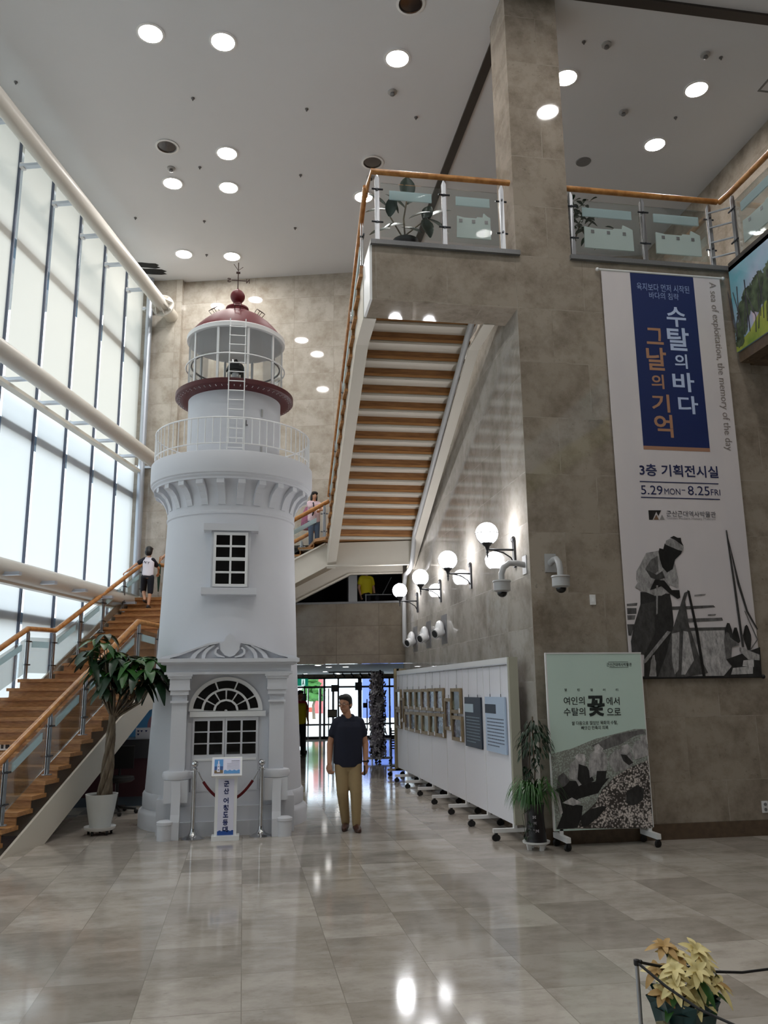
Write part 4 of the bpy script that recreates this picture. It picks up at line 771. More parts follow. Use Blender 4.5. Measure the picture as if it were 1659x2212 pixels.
b.k = 0; b.prism([(-.115, -.0225, -.07), (-.08, -.0225, -.07), (-.085, -.0225, .03), (-.11, -.0225, .03)], (0, .002, 0)); b.box(-.115, -.08, -.0225, -.0205, .012, .02); b.prism([(-.105, -.0225, .03), (-.09, -.0225, .03), (-.09, -.0225, .06), (-.0975, -.0225, .075), (-.105, -.0225, .06)], (0, .002, 0))
b.k = 4; b.box(-.102, -.093, -.024, -.0225, -.01, .0); b.box(-.104, -.091, -.024, -.0225, -.05, -.04)
b.k = 1; b.prism([(-.035, -.02, -.09), (.15, -.02, -.09)]+[(.15-.185*i/16, -.02, -.05+.006*math.sin(i*1.4)) for i in range(17)], (0, .002, 0))
b.k = 5
for i in range(7): b.box(.0 if i > 1 else .05, .145, -.0195, -.018, .07-.0165*i-.006, .07-.0165*i+(.003 if i else .006)-.006)
b.end('info_card', [P_lav, mat('sky blue print', rgb(84, 150, 210), .5), mat('sea blue print', rgb(36, 84, 150), .5), mat('ochre print', rgb(120, 100, 70), .6), M_black, mat('grey print', rgb(130, 130, 150), .6)], sg)
# ---------------------------------------------------------------- rolling exhibition panels
XP = 3.08; YS = [9.59+1.0435*i for i in range(8)]
M_panel = mat('white panel board', rgb(226, 226, 232), .5); M_leg = mat('white steel leg', rgb(222, 222, 222), .4)
pn = None
names = ['first from the hall corner', 'second from the hall corner', 'third from the hall corner', 'fourth from the hall corner', 'fifth from the hall corner', 'sixth from the hall corner', 'seventh from the hall corner']
def castor(b, x, y, r=.038):
    b.tube([(x-.012, y-.012, r), (x-.012, y+.012, r)], r, 14); b.tube([(x+.012, y-.012, r), (x+.012, y+.012, r)], r*.9, 14); b.box(x-.014, x+.014, y-.02, y+.02, r, r*2+.012)
for i in range(7):
    y0, y1 = YS[i], YS[i+1]
    lab = 'white rolling exhibition panel, '+names[i]
    if pn is None:
        pn = thing('exhibition_panel', lab, 'display panel', (XP, y0, 0), group='row of rolling exhibition panels')
        b = B(); b.box(0, .035, .006, 1.037, .17, 1.98); b.end('board', M_panel, pn, world=False)
        b = B(); b.box(-.004, .04, .0, 1.0435, 1.98, 2.05); b.box(-.004, .04, 0, .006, .17, 1.98); b.box(-.004, .04, 1.0375, 1.0435, .17, 1.98); b.end('frame', M_leg, pn, world=False)
        b = B(); b.box(-.02, -.004, .02, 1.02, 1.955, 1.967); b.end('picture_rail', M_granite, pn, world=False)
        b = B(); b.box(-.25, .19, -.022, .022, .092, .135); b.box(-.01, .03, -.022, .022, .135, .18); b.end('foot', M_leg, pn, world=False)
        for x in (-.215, .16):
            b = B(); castor(b, x, 0); b.end('castor', M_rubber, pn, smooth=40, world=False)
    else: dup(pn, (XP, y0, 0), label=lab)
t = thing('panel_end_frame', 'olive brown wooden end frame at the far end of the panel row', 'frame', (XP-.03, 17, 0))
b = B(); b.box(XP-.05, XP+.05, 16.93, 17.0, .1, 2.1); b.box(XP-.2, XP+.15, 16.93, 17.0, .1, .14); b.end('post', mat('olive brown wood', rgb(142, 130, 102), .6), t)
b = B()
for s in (-.15, .1): castor(b, XP+s, 16.96)
b.end('castors', M_rubber, t, smooth=40)
b = B(); b.box(XP, XP+.2, 16.93, 17.0, 2.02, 2.1); b.end('crosspiece', mat('olive brown wood2', rgb(150, 138, 110), .6), t)
b = B(); b.box(XP+.0, XP+.11, 9.54, 9.588, .17, 2.05); b.end('end_post', mat('olive grey post', rgb(168, 166, 150), .5), pn)
# pictures hanging on the panels
M_frame = woodmat('brown picture frame', rgb(118, 100, 74), rgb(140, 122, 92), (4, 4, 4), .5)
def picmat(name, c1, c2, c3, sc):
    m, n, l, p = newmat(name); tc = n.new('ShaderNodeTexCoord'); nt = n.new('ShaderNodeTexNoise'); nt.inputs['Scale'].default_value = sc; nt.inputs['Detail'].default_value = 6
    l.new(tc.outputs['Object'], nt.inputs['Vector']); r = n.new('ShaderNodeValToRGB'); r.color_ramp.elements[0].position = .35; r.color_ramp.elements[0].color = c1; r.color_ramp.elements[1].position = .66; r.color_ramp.elements[1].color = c3
    e = r.color_ramp.elements.new(.5); e.color = c2; l.new(nt.outputs['Fac'], r.inputs[0]); l.new(r.outputs[0], p.inputs['Base Color']); p.inputs['Roughness'].default_value = .15; return m
PM = [picmat('dark green picture', rgb(24, 34, 28), rgb(50, 62, 50), rgb(120, 126, 108), 9), picmat('grey violet picture', rgb(40, 38, 48), rgb(84, 82, 98), rgb(128, 128, 142), 12), picmat('blue grey picture', rgb(30, 40, 60), rgb(70, 90, 118), rgb(150, 160, 176), 11), picmat('olive landscape picture', rgb(30, 34, 24), rgb(82, 86, 70), rgb(140, 144, 126), 6)]
kinds = [0, 1, 0, 0, 0, 1, 2, 1, 1, 1, 2, 3, 3, 3, 2, 1, 0, 1]
tone = ['dark green', 'grey violet', 'blue grey', 'olive']
place = ['top row, at the far end', 'tall and narrow, near the far end', 'top row, first of six joined', 'top row, second of six joined', 'top row, third of six joined', 'top row, fourth of six joined', 'top row, fifth of six joined', 'top row, sixth of six joined',
         'bottom row, at the far end', 'bottom row, first of six joined', 'bottom row, second of six joined', 'bottom row, third of six joined', 'bottom row, fourth of six joined', 'bottom row, fifth of six joined', 'bottom row, sixth of six joined', 'tall, alone beside the six pairs', 'upper of the pair next to the navy board', 'lower of the pair next to the navy board']
for i, (k, ya, yb, za, zb) in enumerate(FRAMES[:18]):
    x = XP - (.012 if i in (1, 15) else .008)
    t = thing('picture_frame', '%s picture in brown frame, %s' % (tone[kinds[i]], place[i]), 'picture', (XP, (ya+yb)/2, za), group='framed pictures on the white panels')
    d = .035
    ya += .006; yb -= .006; bw = .055
    b = B()
    for q in ((ya, yb, za, za+bw*.9), (ya, yb, zb-bw*.9, zb), (ya, ya+bw, za+bw*.9, zb-bw*.9), (yb-bw, yb, za+bw*.9, zb-bw*.9)): b.box(x-d, x, *q)
    b.end('frame', M_frame, t)
    b = B(); b.box(x-.012, x-.002, ya+bw, yb-bw, za+bw*.9, zb-bw*.9); b.end('picture', PM[kinds[i]], t)
    b = B(); b.box(x-d-.003, x-d, ya+.02, ya+.085, za+.012, za+.075); b.end('caption', M_panel, t)
    ym = (ya+yb)/2
    b = B(); b.box(x-.014, x-.008, ym-.006, ym+.006, zb, zb+.05); b.end('hook', M_iron, t)
    b = B(); b.tube([(x-.011, ym, zb+.05), (XP-.012, ym, 1.955)], .0022, 4); b.end('wire', M_plas, t)
for (k, ya, yb, za, zb), dark in ((FRAMES[18], True), (FRAMES[19], False)):
    t = thing('info_board', ('navy blue' if dark else 'pale blue')+' text board hanging on the white panels', 'board', (XP, (ya+yb)/2, za), group='hanging text boards')
    c1 = mat('navy board', rgb(40, 50, 66), .5) if dark else mat('pale blue board', rgb(176, 194, 216), .5)
    c2 = mat('pale label', rgb(176, 194, 206), .5) if dark else mat('dark label', rgb(34, 46, 64), .5)
    x = XP-.006
    b = B(); b.box(x-.02, x, ya, yb, za, zb); b.end('board', c1, t)
    W = yb-ya
    b = B(); b.box(x-.022, x-.02, yb-W*.56, yb, zb-.2, zb-.09); b.end('title_block', c2, t)
    b = B()
    for i in range(9):
        z = zb-.265-.04*i
        y = yb-.07
        while y > ya+.07+(.2 if i == 8 else 0):
            l_ = random.uniform(.03, .07); b.box(x-.0215, x-.02, max(y-l_, ya+.06), y, z-.006, z+.008); y -= l_+.012
    b.end('text_lines', mat('board text', rgb(120, 136, 146), .6) if dark else mat('board text dark', rgb(96, 104, 122), .6), t, kind='stuff')
    for s in (.25, .8):
        ym = yb-W*s
        b = B(); b.box(x-.014, x-.008, ym-.005, ym+.005, zb, zb+.035); b.end('hook', M_iron, t)
        b = B(); b.tube([(x-.011, ym, zb+.035), (XP-.012, ym, 1.955)], .0022, 4); b.end('wire', M_plas, t)
# ---------------------------------------------------------------- the tall banner
GREY = {}
def printmat(name, c):
    m, n, l, p = newmat(name); tc = n.new('ShaderNodeTexCoord'); nt = n.new('ShaderNodeTexNoise'); nt.inputs['Scale'].default_value = 11; nt.inputs['Detail'].default_value = 10; nt.inputs['Roughness'].default_value = .72
    mp = n.new('ShaderNodeMapping'); mp.inputs['Scale'].default_value = (1.6, 1, .7); l.new(tc.outputs['Object'], mp.inputs[0]); l.new(mp.outputs[0], nt.inputs['Vector'])
    r = n.new('ShaderNodeValToRGB'); r.color_ramp.elements[0].position = .36; r.color_ramp.elements[1].position = .66
    r.color_ramp.elements[0].color = tuple(x*.5 for x in c[:3])+(1,); r.color_ramp.elements[1].color = tuple(min(.8, x*1.55+.006) for x in c[:3])+(1,)
    l.new(nt.outputs['Fac'], r.inputs[0]); l.new(r.outputs[0], p.inputs['Base Color']); p.inputs['Roughness'].default_value = .6; return m
def grey(g, f=None):
    k = round(g, 2)
    if k not in GREY:
        q_ = k**1.95; c = (q_*1.02, q_*.98, q_*.98, 1)
        GREY[k] = printmat('printed grey %d' % int(k*100), c)
    return GREY[k]
def printed(polys, org, y, parent, name, special=None):
    b = B(); ms = []; dy = 0
    for g, pts in polys:
        m = special[g] if special and g in special else grey(g)
        if m not in ms: ms.append(m)
        b.k = ms.index(m); dy += .00035
        b.pl([(org+x, y-dy, z) for x, z in pts])
    return b.end(name, ms, parent, keep=True)
def fabricmat(name, c1, c2):
    m, n, l, p = newmat(name); tc = n.new('ShaderNodeTexCoord'); nt = n.new('ShaderNodeTexNoise'); nt.inputs['Scale'].default_value = 1.4; nt.inputs['Detail'].default_value = 4
    mp = n.new('ShaderNodeMapping'); mp.inputs['Scale'].default_value = (2, 1, .7); l.new(tc.outputs['Object'], mp.inputs[0]); l.new(mp.outputs[0], nt.inputs['Vector'])
    mx = n.new('ShaderNodeMix'); mx.data_type = 'RGBA'; mx.inputs[6].default_value = c1; mx.inputs[7].default_value = c2; l.new(nt.outputs['Fac'], mx.inputs[0]); l.new(mx.outputs[2], p.inputs['Base Color']); p.inputs['Roughness'].default_value = .75; return m
bn = thing('hanging_banner', 'tall hanging exhibition banner with blue title panel and fisherman photograph', 'banner', (5.27, 9.2, 6.98))
BY = 9.205
b = B(); b.box(4.44, 6.1, BY, BY+.012, 1.79, 6.95); b.end('fabric', fabricmat('greyish white banner cloth', rgb(222, 214, 214), rgb(206, 200, 204)), bn)
for z, e in ((6.965, .05), (1.79, .03)):
    b = B(); b.tube([(4.44-e, BY+.005, z), (6.1+e, BY+.005, z)], .016, 10)
    for x in (4.44-e, 6.1+e): b.sph((x, BY+.005, z), .026, 10)
    b.end('rod', M_iron if z < 3 else M_plasw, bn, smooth=50)
bx = lambda x: 4.43+x
b = B(); b.k = 0; b.pl([(bx(.402), BY-.002, 6.95), (bx(1.289), BY-.002, 6.95), (bx(1.291), BY-.002, 4.61), (bx(.397), BY-.002, 4.61)]); b.k = 1; b.pl([(bx(.397), BY-.002, 4.61), (bx(1.291), BY-.002, 4.61), (bx(1.291), BY-.002, 4.562), (bx(.397), BY-.002, 4.562)])
b.end('title_panel', [mat('deep blue print', rgb(16, 36, 92), .6), mat('copper print', rgb(168, 124, 100), .6)], bn, keep=True)
tm = {'l': mat('light blue lettering', rgb(150, 168, 210), .6), 'w': mat('pale lettering', rgb(190, 204, 236), .6), 'o': mat('copper lettering', rgb(176, 130, 100), .6), 'n': mat('navy lettering', rgb(30, 38, 84), .6), 'g': mat('dark grey lettering', rgb(84, 82, 90), .6), 'g2': mat('light grey lettering', rgb(158, 154, 158), .6), 'br': mat('brown grey lettering', rgb(140, 130, 126), .6)}
tm['n2'] = tm['n']
order = list(tm.values()); uniq = []
for m in order:
    if m not in uniq: uniq.append(m)
b = B()
for s, x, z, w_, h_, c in BANNER_TEXT:
    b = B(); text(b, s, (bx(x), BY-.004, z), w_, h_, (1, 0, 0), (0, 0, 1), {'w': .02, 'o': .02, 'n': .018, 'g': .005}.get(c, 0)); b.end('lettering', tm[c], bn, keep=True)
b = B(); text(b, 'A sea of exploitation, the memory of the day', (bx(1.545), BY-.004, 5.74), 2.31, .125, (0, 0, -1), (1, 0, 0))
b.end('lettering', tm['br'], bn, keep=True)
for z in (4.15, 3.951):
    b = B(); b.box(bx(.311), bx(1.36), BY-.004, BY-.003, z-.006, z+.006); b.end('rule', tm['n'], bn)
b = B()
for i, (k, pts) in enumerate(BANNER_LOGO): b.k = i; b.pl([(bx(x), BY-.004-.0003*i, z) for x, z in pts])
b.end('emblem', [mat('black emblem', rgb(34, 30, 30), .6), mat('brown emblem', rgb(120, 92, 70), .6), mat('grey emblem', rgb(146, 142, 142), .6)], bn, keep=True)
printed(BANNER_PHOTO, 4.43, BY-.002, bn, 'photo_print')
# ---------------------------------------------------------------- rolling poster stand
ps = thing('poster_stand', 'rolling poster stand with mint poster of cotton pickers', 'poster stand', (3.91, 9.0, 0))
b = B(); b.box(3.35, 4.475, 9.0, 9.03, .18, 2.065); b.end('poster', fabricmat('mint poster paper', rgb(200, 220, 210), rgb(190, 212, 204)), ps)
def cottonmat(name, c1, c2, sc):
    m, n, l, p = newmat(name); tc = n.new('ShaderNodeTexCoord'); vo = n.new('ShaderNodeTexVoronoi'); vo.inputs['Scale'].default_value = sc; nt = n.new('ShaderNodeTexNoise'); nt.inputs['Scale'].default_value = 5; nt.inputs['Detail'].default_value = 5
    l.new(tc.outputs['Object'], vo.inputs['Vector']); l.new(tc.outputs['Object'], nt.inputs['Vector'])
    ad = n.new('ShaderNodeMath'); ad.operation = 'MULTIPLY_ADD'; ad.inputs[1].default_value = .8; l.new(vo.outputs['Distance'], ad.inputs[0]); l.new(nt.outputs['Fac'], ad.inputs[2])
    r = n.new('ShaderNodeValToRGB'); r.color_ramp.elements[0].position = .66; r.color_ramp.elements[0].color = c2; r.color_ramp.elements[1].position = 1.12; r.color_ramp.elements[1].color = c1
    l.new(ad.outputs[0], r.inputs[0]); l.new(r.outputs[0], p.inputs['Base Color']); p.inputs['Roughness'].default_value = .6; return m
printed(COTTON_PHOTO, 3.35, 8.999, ps, 'photo_print', {'c': cottonmat('printed cotton', rgb(60, 54, 52), rgb(214, 204, 198), 46), 'f': cottonmat('printed field', rgb(128, 130, 124), rgb(168, 178, 170), 60)})
b = B()
ink = mat('dark green black ink', rgb(36, 44, 44), .6)
for s, x, z, w_, h_, c in COTTON_TEXT:
    b = B(); text(b, s, (3.35+x, 8.997, z), w_, h_, (1, 0, 0), (0, 0, 1), .035 if c == 'T' and len(s) == 1 else .01); b.end('lettering', ink, ps, keep=True)
b = B(); b.box(3.35+.73, 3.35+.97, 8.996, 8.997, 1.966, 1.97); b.box(3.35+.74, 3.35+.97, 8.996, 8.997, 1.905, 1.909); b.end('rule', ink, ps)
b = B(); b.box(3.34, 4.485, 8.995, 9.035, 2.06, 2.075); b.box(3.335, 3.35, 9.0, 9.03, .18, 2.07); b.box(4.475, 4.485, 9.0, 9.03, .18, 2.07); b.end('frame', M_leg, ps)
for x in (3.42, 4.44):
    b = B(); b.box(x-.025, x+.025, 8.81, 9.2, .085, .14); b.box(x-.02, x+.02, 9.0, 9.03, .14, .2); f_ = b.end('foot', M_leg, ps)
    for y in (8.84, 9.17):
        b = B(); b.T = Matrix.Translation((x, y, 0)) @ Matrix.Rotation(.5, 4, 'Z'); castor(b, 0, 0, .036); b.end('castor', M_rubber, f_, smooth=40)
# ---------------------------------------------------------------- mural on the edge of the wing balcony
mu = thing('mural_panel', 'painted landscape panel on the edge of the upper right balcony', 'painting', (6.24, 5, 6))
def muralmat(name, cs, sc, strech=(1, 1, 1)):
    m, n, l, p = newmat(name); tc = n.new('ShaderNodeTexCoord'); mp = n.new('ShaderNodeMapping'); mp.inputs['Scale'].default_value = strech; nt = n.new('ShaderNodeTexNoise'); nt.inputs['Scale'].default_value = sc; nt.inputs['Detail'].default_value = 6
    l.new(tc.outputs['Object'], mp.inputs[0]); l.new(mp.outputs[0], nt.inputs['Vector']); r = n.new('ShaderNodeValToRGB')
    for i, c in enumerate(cs):
        pos = .32+.36*i/(len(cs)-1)
        if i == 0: r.color_ramp.elements[0].position = pos; r.color_ramp.elements[0].color = c
        elif i == len(cs)-1: r.color_ramp.elements[1].position = pos; r.color_ramp.elements[1].color = c
        else: r.color_ramp.elements.new(pos).color = c
    l.new(nt.outputs['Fac'], r.inputs[0]); l.new(r.outputs[0], p.inputs['Base Color']); p.inputs['Roughness'].default_value = .5; return m
b = B(); b.box(6.24, 6.262, -4, 9.2, 5.92, 7.12); b.end('sky', muralmat('pink and turquoise sky', [rgb(110, 176, 190), rgb(176, 176, 204), rgb(196, 164, 186), rgb(186, 184, 208)], 1.3), mu)
b = B(); hz = [(9.2, 6.0), (8.9, 6.08), (8.6, 6.28), (8.3, 6.42), (8.0, 6.45), (7.0, 6.5), (5.0, 6.3), (3, 6.4), (-4, 6.4)]
b.prism([(6.236, y, z) for y, z in hz]+[(6.236, -4, 5.922), (6.236, 9.2, 5.922)], (.004, 0, 0)); b.end('meadow', muralmat('yellow green meadow', [rgb(100, 130, 46), rgb(150, 166, 56), rgb(176, 178, 80)], 3), mu)
b = B(); random.seed(5)
for y, z, r_ in ((9.05, 6.2, .14), (8.95, 6.4, .16), (8.82, 6.52, .17), (8.7, 6.45, .19), (8.62, 6.62, .14), (8.5, 6.5, .2), (8.35, 6.62, .17), (8.2, 6.5, .15), (9.1, 6.05, .1), (7.6, 6.7, .3), (6.6, 6.6, .3)):
    n_ = 44; b.pl([(6.234-random.random()*.0015, y+r_*random.uniform(.78, 1.12)*math.cos(2*PI*i/n_), z+r_*1.0*random.uniform(.78, 1.12)*math.sin(2*PI*i/n_)) for i in range(n_)])
b.end('trees', muralmat('dark painted foliage', [rgb(30, 40, 32), rgb(62, 80, 60), rgb(96, 110, 80)], 9), mu, keep=True, kind='stuff')
b = B()
for k in range(16):
    y = random.uniform(8.3, 9.18); z = random.uniform(6.0, 6.3); b.tube([(6.233, y, z), (6.233, y+random.uniform(-.05, .05), z+.2), (6.233, y+random.uniform(-.12, .12), z+random.uniform(.3, .7))], .006, 4)
b.end('branches', mat('dark brush stroke', rgb(50, 46, 56), .6), mu, kind='stuff')
# ---------------------------------------------------------------- potted plants
def leafpatch(b, base, d, up, L, W, droop=.35, n=6):
    """one pointed leaf from base along d, bending down"""
    d = Vector(d).normalized(); side = d.cross(Vector(up)); side = side.normalized() if side.length > 1e-4 else d.orthogonal().normalized(); nn = side.cross(d)
    prev = None; base = Vector(base)
    for i in range(n+1):
        t = i/n; w_ = W*(math.sin(PI*min(1, t*.93+.04))**.8)*(1-.25*t); p = base+d*L*t*(1-.12*droop*t)+Vector((0, 0, -droop*L*t*t))
        cur = [b.v(p-side*w_+nn*w_*.25), b.v(p), b.v(p+side*w_+nn*w_*.25)]
        if prev: b.f([prev[0], prev[1], cur[1], cur[0]]); b.f([prev[1], prev[2], cur[2], cur[1]])
        prev = cur
M_leaf = mat('glossy dark green leaf', rgb(50, 94, 40), .32, noise=.45, nscale=5)
M_leaf2 = mat('deep green leaf', rgb(24, 52, 30), .35, noise=.4, nscale=6)
M_leafr = mat('dark rubber plant leaf', rgb(26, 46, 34), .25, noise=.3, nscale=5)
M_bark = woodmat('braided grey brown trunk', rgb(88, 76, 62), rgb(124, 110, 92), (14, 14, 2), .8)
M_soil = mat('potting soil', rgb(44, 36, 30), .95)
random.seed(11)
PX0, PY0 = -1.69, 11.16
mt = thing('potted_tree', 'braided trunk money tree in tapered white pot beside the staircase', 'potted plant', (PX0, PY0, 0))
WX = Matrix.Translation((PX0, PY0, 0))
b = B(); b.T = WX; b.lathe([(.001, .09), (.125, .09), (.13, .12), (.165, .30), (.19, .46), (.195, .475), (.18, .475), (.172, .45), (.001, .44)], 36); b.end('pot', mat('white ribbed pot', rgb(206, 208, 206), .55, noise=.04), mt, smooth=40)
b = B(); b.T = WX; b.lathe([(.001, .452), (.17, .452)], 24); b.end('soil', M_soil, mt)
b = B(); b.T = WX; b.lathe([(.001, .055), (.165, .055), (.185, .075), (.19, .098), (.18, .098), (.17, .08), (.001, .075)], 32); dl_ = b.end('dolly', M_plasw, mt, smooth=40)
for a in (.4, 1.7, 2.9, 4.2, 5.5):
    b = B(); b.T = WX; x, y = .14*math.cos(a), .14*math.sin(a); b.tube([(x-.012, y, .027), (x+.012, y, .027)], .026, 12); b.box(x-.015, x+.015, y-.012, y+.012, .03, .056); b.end('castor', M_iron, dl_, smooth=40)
b = B(); b.T = WX
for k in range(4):
    b.tube([(.03+.055*(1-z*.7)*math.cos(k*PI/2+z*4.5)+.075*z-.03*z*z, .05*(1-z*.6)*math.sin(k*PI/2+z*4.5), .44+.98*z) for z in [i/16 for i in range(17)]], [.042-.014*i/16 for i in range(17)], 9)
b.end('trunk', M_bark, mt, smooth=60)
b = B(); b.T = WX; lf = B(); lf.T = WX
tips = []
for (dx, dy, z, s) in [(-.06, 0, 2.42, .8), (-.16, .05, 2.36, .9), (-.28, .02, 2.22, .9), (-.22, -.1, 2.12, 1.), (-.06, -.12, 2.3, .9), (.05, .05, 2.2, .9), (-.1, .1, 2.1, .9), (.1, -.12, 2.12, 1.), (.22, .05, 2.14, 1.), (.3, -.1, 2.08, 1.), (.42, .03, 2.13, 1.1), (.55, -.05, 2.1, 1.15), (.62, .1, 1.98, 1.1),
                    (.5, -.15, 1.96, 1.1), (.36, -.16, 1.93, 1.1), (.22, -.18, 1.98, 1.), (.08, -.15, 1.93, 1.), (-.05, -.1, 1.88, .9), (.02, .1, 1.85, .9), (.15, .15, 1.95, 1.), (.45, .16, 2.0, 1.), (.3, .2, 2.05, 1.), (-.02, -.18, 1.75, .85), (.1, -.05, 1.72, .8), (.55, .0, 1.85, 1.1), (.42, -.05, 1.8, 1.), (.6, -.12, 1.84, 1.), (-.14, 0, 1.98, .8)]:
    p = Vector((dx, dy, z)); r0 = Vector((.07+.02*random.random(), .0, 1.36))
    mid = (p+r0)/2+Vector((dx*.12, dy*.1, -.04)); b.tube([r0, mid, p], [.013, .009, .006], 6)
    m_ = random.choice((6, 7, 7)); a0 = random.random()*6
    lf.k = 0 if z > 1.95 and random.random() < .75 else 1
    for j in range(m_):
        a = a0+2*PI*j/m_+random.uniform(-.2, .2); el = random.uniform(-.45, .25)
        leafpatch(lf, p, (math.cos(a)*math.cos(el), math.sin(a)*math.cos(el), math.sin(el)), (0, 0, 1), s*random.uniform(.22, .33), s*random.uniform(.052, .068), random.uniform(.3, .85))
b.end('branches', M_bark, mt, smooth=60); lf.end('leaves', [M_leaf, M_leaf2], mt, smooth=70, keep=True, kind='stuff')
# tall black pot with spider plant at the corner
QX, QY = 3.14, 9.03
sp2 = thing('potted_plant', 'black pot with butterfly print, spider plant and tall climber at the stone corner', 'potted plant', (QX, QY, 0))
WX = Matrix.Translation((QX, QY, 0))
b = B(); b.T = WX; b.lathe([(.001, .055), (.115, .055), (.145, .07), (.148, .088), (.138, .088), (.11, .072), (.001, .07)], 28)
for a in (.3, 1.87, 3.44, 5.01): b.prism([(.09*math.cos(a)-.02, .09*math.sin(a)-.015, 0), (.09*math.cos(a)+.02, .09*math.sin(a)-.015, 0), (.1*math.cos(a)+.025, .1*math.sin(a)-.02, .06), (.1*math.cos(a)-.025, .1*math.sin(a)-.02, .06)], (0, .03, 0))
b.end('saucer', M_plasw, sp2, smooth=40)
b = B(); b.T = WX; b.lathe([(.001, .075), (.115, .075), (.108, .15), (.098, .25), (.093, .37), (.1, .44), (.105, .47), (.09, .47), (.085, .43), (.001, .42)], 28); pt = b.end('pot', mat('black glazed pot', rgb(24, 20, 24), .35), sp2, smooth=40)
b = B()
def onpot(a, z, r_=.112): return Vector((QX+r_*math.cos(a), QY+r_*math.sin(a), z))
for a, z, s in ((-2.0, .34, 1.), (-1.95, .28, .9), (-1.75, .2, 1.), (-2.05, .16, .5), (-1.9, .13, .5), (-1.7, .14, .6), (-1.85, .18, .5), (-1.6, .12, .6), (-2.1, .21, .5), (-1.5, .15, .5)):
    r_ = .094+.03*max(0, (.3-z))+.006; t_ = Vector((-math.sin(a), math.cos(a), 0)); c = onpot(a, z, r_)
    for sx in (-1, 1):
        for sz in (-1, 1): b.pl([c, c+t_*sx*.006*s+Vector((0, 0, sz*.014*s)), c+t_*sx*.016*s+Vector((0, 0, sz*.016*s)), c+t_*sx*.017*s+Vector((0, 0, sz*.003*s))])
b.end('butterfly_print', mat('silver grey print', rgb(176, 170, 176), .5), pt, keep=True)
b = B(); random.seed(21)
def blade(b, p, a, L, w, lift, out):
    L *= .4 if math.sin(a) > .2 and L > .2 else 1
    p = Vector(p); h = Vector((math.cos(a), math.sin(a), 0)); s = Vector((-math.sin(a), math.cos(a), 0)); prev = None; n = 8
    for i in range(n+1):
        t = i/n; q = p+h*(out*L*(t**.85))+Vector((0, 0, lift*L*math.sin(PI*.62*t)-L*.62*t**2.2)); ww = w*(1-t)**.6+.0008
        cur = [b.v(q-s*ww), b.v(q+s*ww)]
        if prev: b.f([prev[0], prev[1], cur[1], cur[0]])
        prev = cur
for k in range(280): blade(b, (QX+random.uniform(-.05, .05), QY+random.uniform(-.05, .04), .45+random.uniform(0, .08)), random.uniform(0, 2*PI) if k % 3 else random.uniform(2.2, 4.2), random.uniform(.32, .5), random.uniform(.008, .013), random.uniform(.45, .8), random.uniform(.5, .8))
b.end('grass_leaves', M_leaf, sp2, keep=True, kind='stuff')
b = B()
for (dx, dy, z) in ((-.16, -.14, .12), (-.1, -.13, .26), (-.13, -.1, .19)):
    b.tube([(QX-.07, QY-.05, .42), (QX+dx*1.2, QY+dy, .38), (QX+dx, QY+dy, z+.02)], .0025, 4)
    for k in range(12): blade(b, (QX+dx, QY+dy, z), random.uniform(0, 6.28), random.uniform(.06, .13), .004, .6, .7)
b.end('plantlets', M_leaf2, sp2, keep=True)
b = B(); b.tube([(QX+.0, QY, .45), (QX+.02, QY, .8), (QX+.015, QY+.01, 1.1), (QX+.03, QY+.02, 1.38)], .008, 8); b.tube([(QX-.03, QY, .45), (QX-.03, QY+.01, .9), (QX-.01, QY, 1.3)], .006, 6); b.end('stems', M_bark, sp2, smooth=60)
b = B()
for k in range(210):
    a = random.uniform(0, 6.28); rr_ = .2*random.random()**.5; zt_ = 1.38-1.9*rr_**1.5-random.random()*.26*(1 if rr_ > .1 else .6)
    p = (QX+.03+rr_*math.cos(a), QY+rr_*math.sin(a)*.7-.02, zt_); leafpatch(b, p, (math.cos(a), math.sin(a), -.9), (0, 0, 1), random.uniform(.05, .085), .013, .4, 3)
for k in range(34):
    a = random.uniform(0, 6.28); leafpatch(b, (QX-.06+random.uniform(-.07, .06), QY-.04+random.uniform(-.05, .05), .86-random.random()*.2), (math.cos(a), math.sin(a), -.8), (0, 0, 1), .06, .014, .4, 3)
for k in range(20):
    a = random.uniform(0, 6.28); leafpatch(b, (QX+.03+random.uniform(-.04, .05), QY-.04+random.uniform(-.05, .05), 1.02-random.random()*.15), (math.cos(a), math.sin(a), -.8), (0, 0, 1), .06, .014, .4, 3)
b.end('climber_leaves', M_leaf2, sp2, keep=True, kind='stuff')
# poinsettia in a dark green wrapped pot, and the low rope barrier around it
FX, FY_ = 2.08, 4.0
po2 = thing('poinsettia', 'cream yellow poinsettia in a dark green wrapped pot by the low rope', 'potted plant', (FX, FY_, 0))
WX = Matrix.Translation((FX, FY_, 0)); random.seed(4)
b = B(); b.T = WX; n_ = 16
R = []
for z, r0, fl_ in ((.0, .105, .0), (.12, .125, .006), (.24, .15, .012), (.275, .16, .02)):
    R.append([b.v((((r0+fl_*(1 if i % 2 else -1))*math.cos(2*PI*i/n_+.2)), (r0+fl_*(1 if i % 2 else -1))*math.sin(2*PI*i/n_+.2), z+(.012 if i % 4 == 1 and z > .2 else 0))) for i in range(n_)])
for a_r, b_r in zip(R, R[1:]):
    for j in range(n_): b.f([a_r[j], a_r[(j+1) % n_], b_r[(j+1) % n_], b_r[j]])
b.f(R[0][::-1]); b.end('pot_wrap', mat('dark green foil wrap', rgb(20, 60, 62), .28), po2)
b = B(); b.T = WX; b.lathe([(.001, .23), (.148, .23)], 20); b.end('soil', M_soil, po2)
b = B(); b.T = WX
b.prism([(-.16, -.1, .0), (-.11, -.13, .0), (-.13, -.14, .19), (-.17, -.11, .21), (-.19, -.08, .2)], (.01, .01, 0)); b.end('wrap_paper', mat('khaki wrap paper', rgb(120, 112, 84), .5), po2)
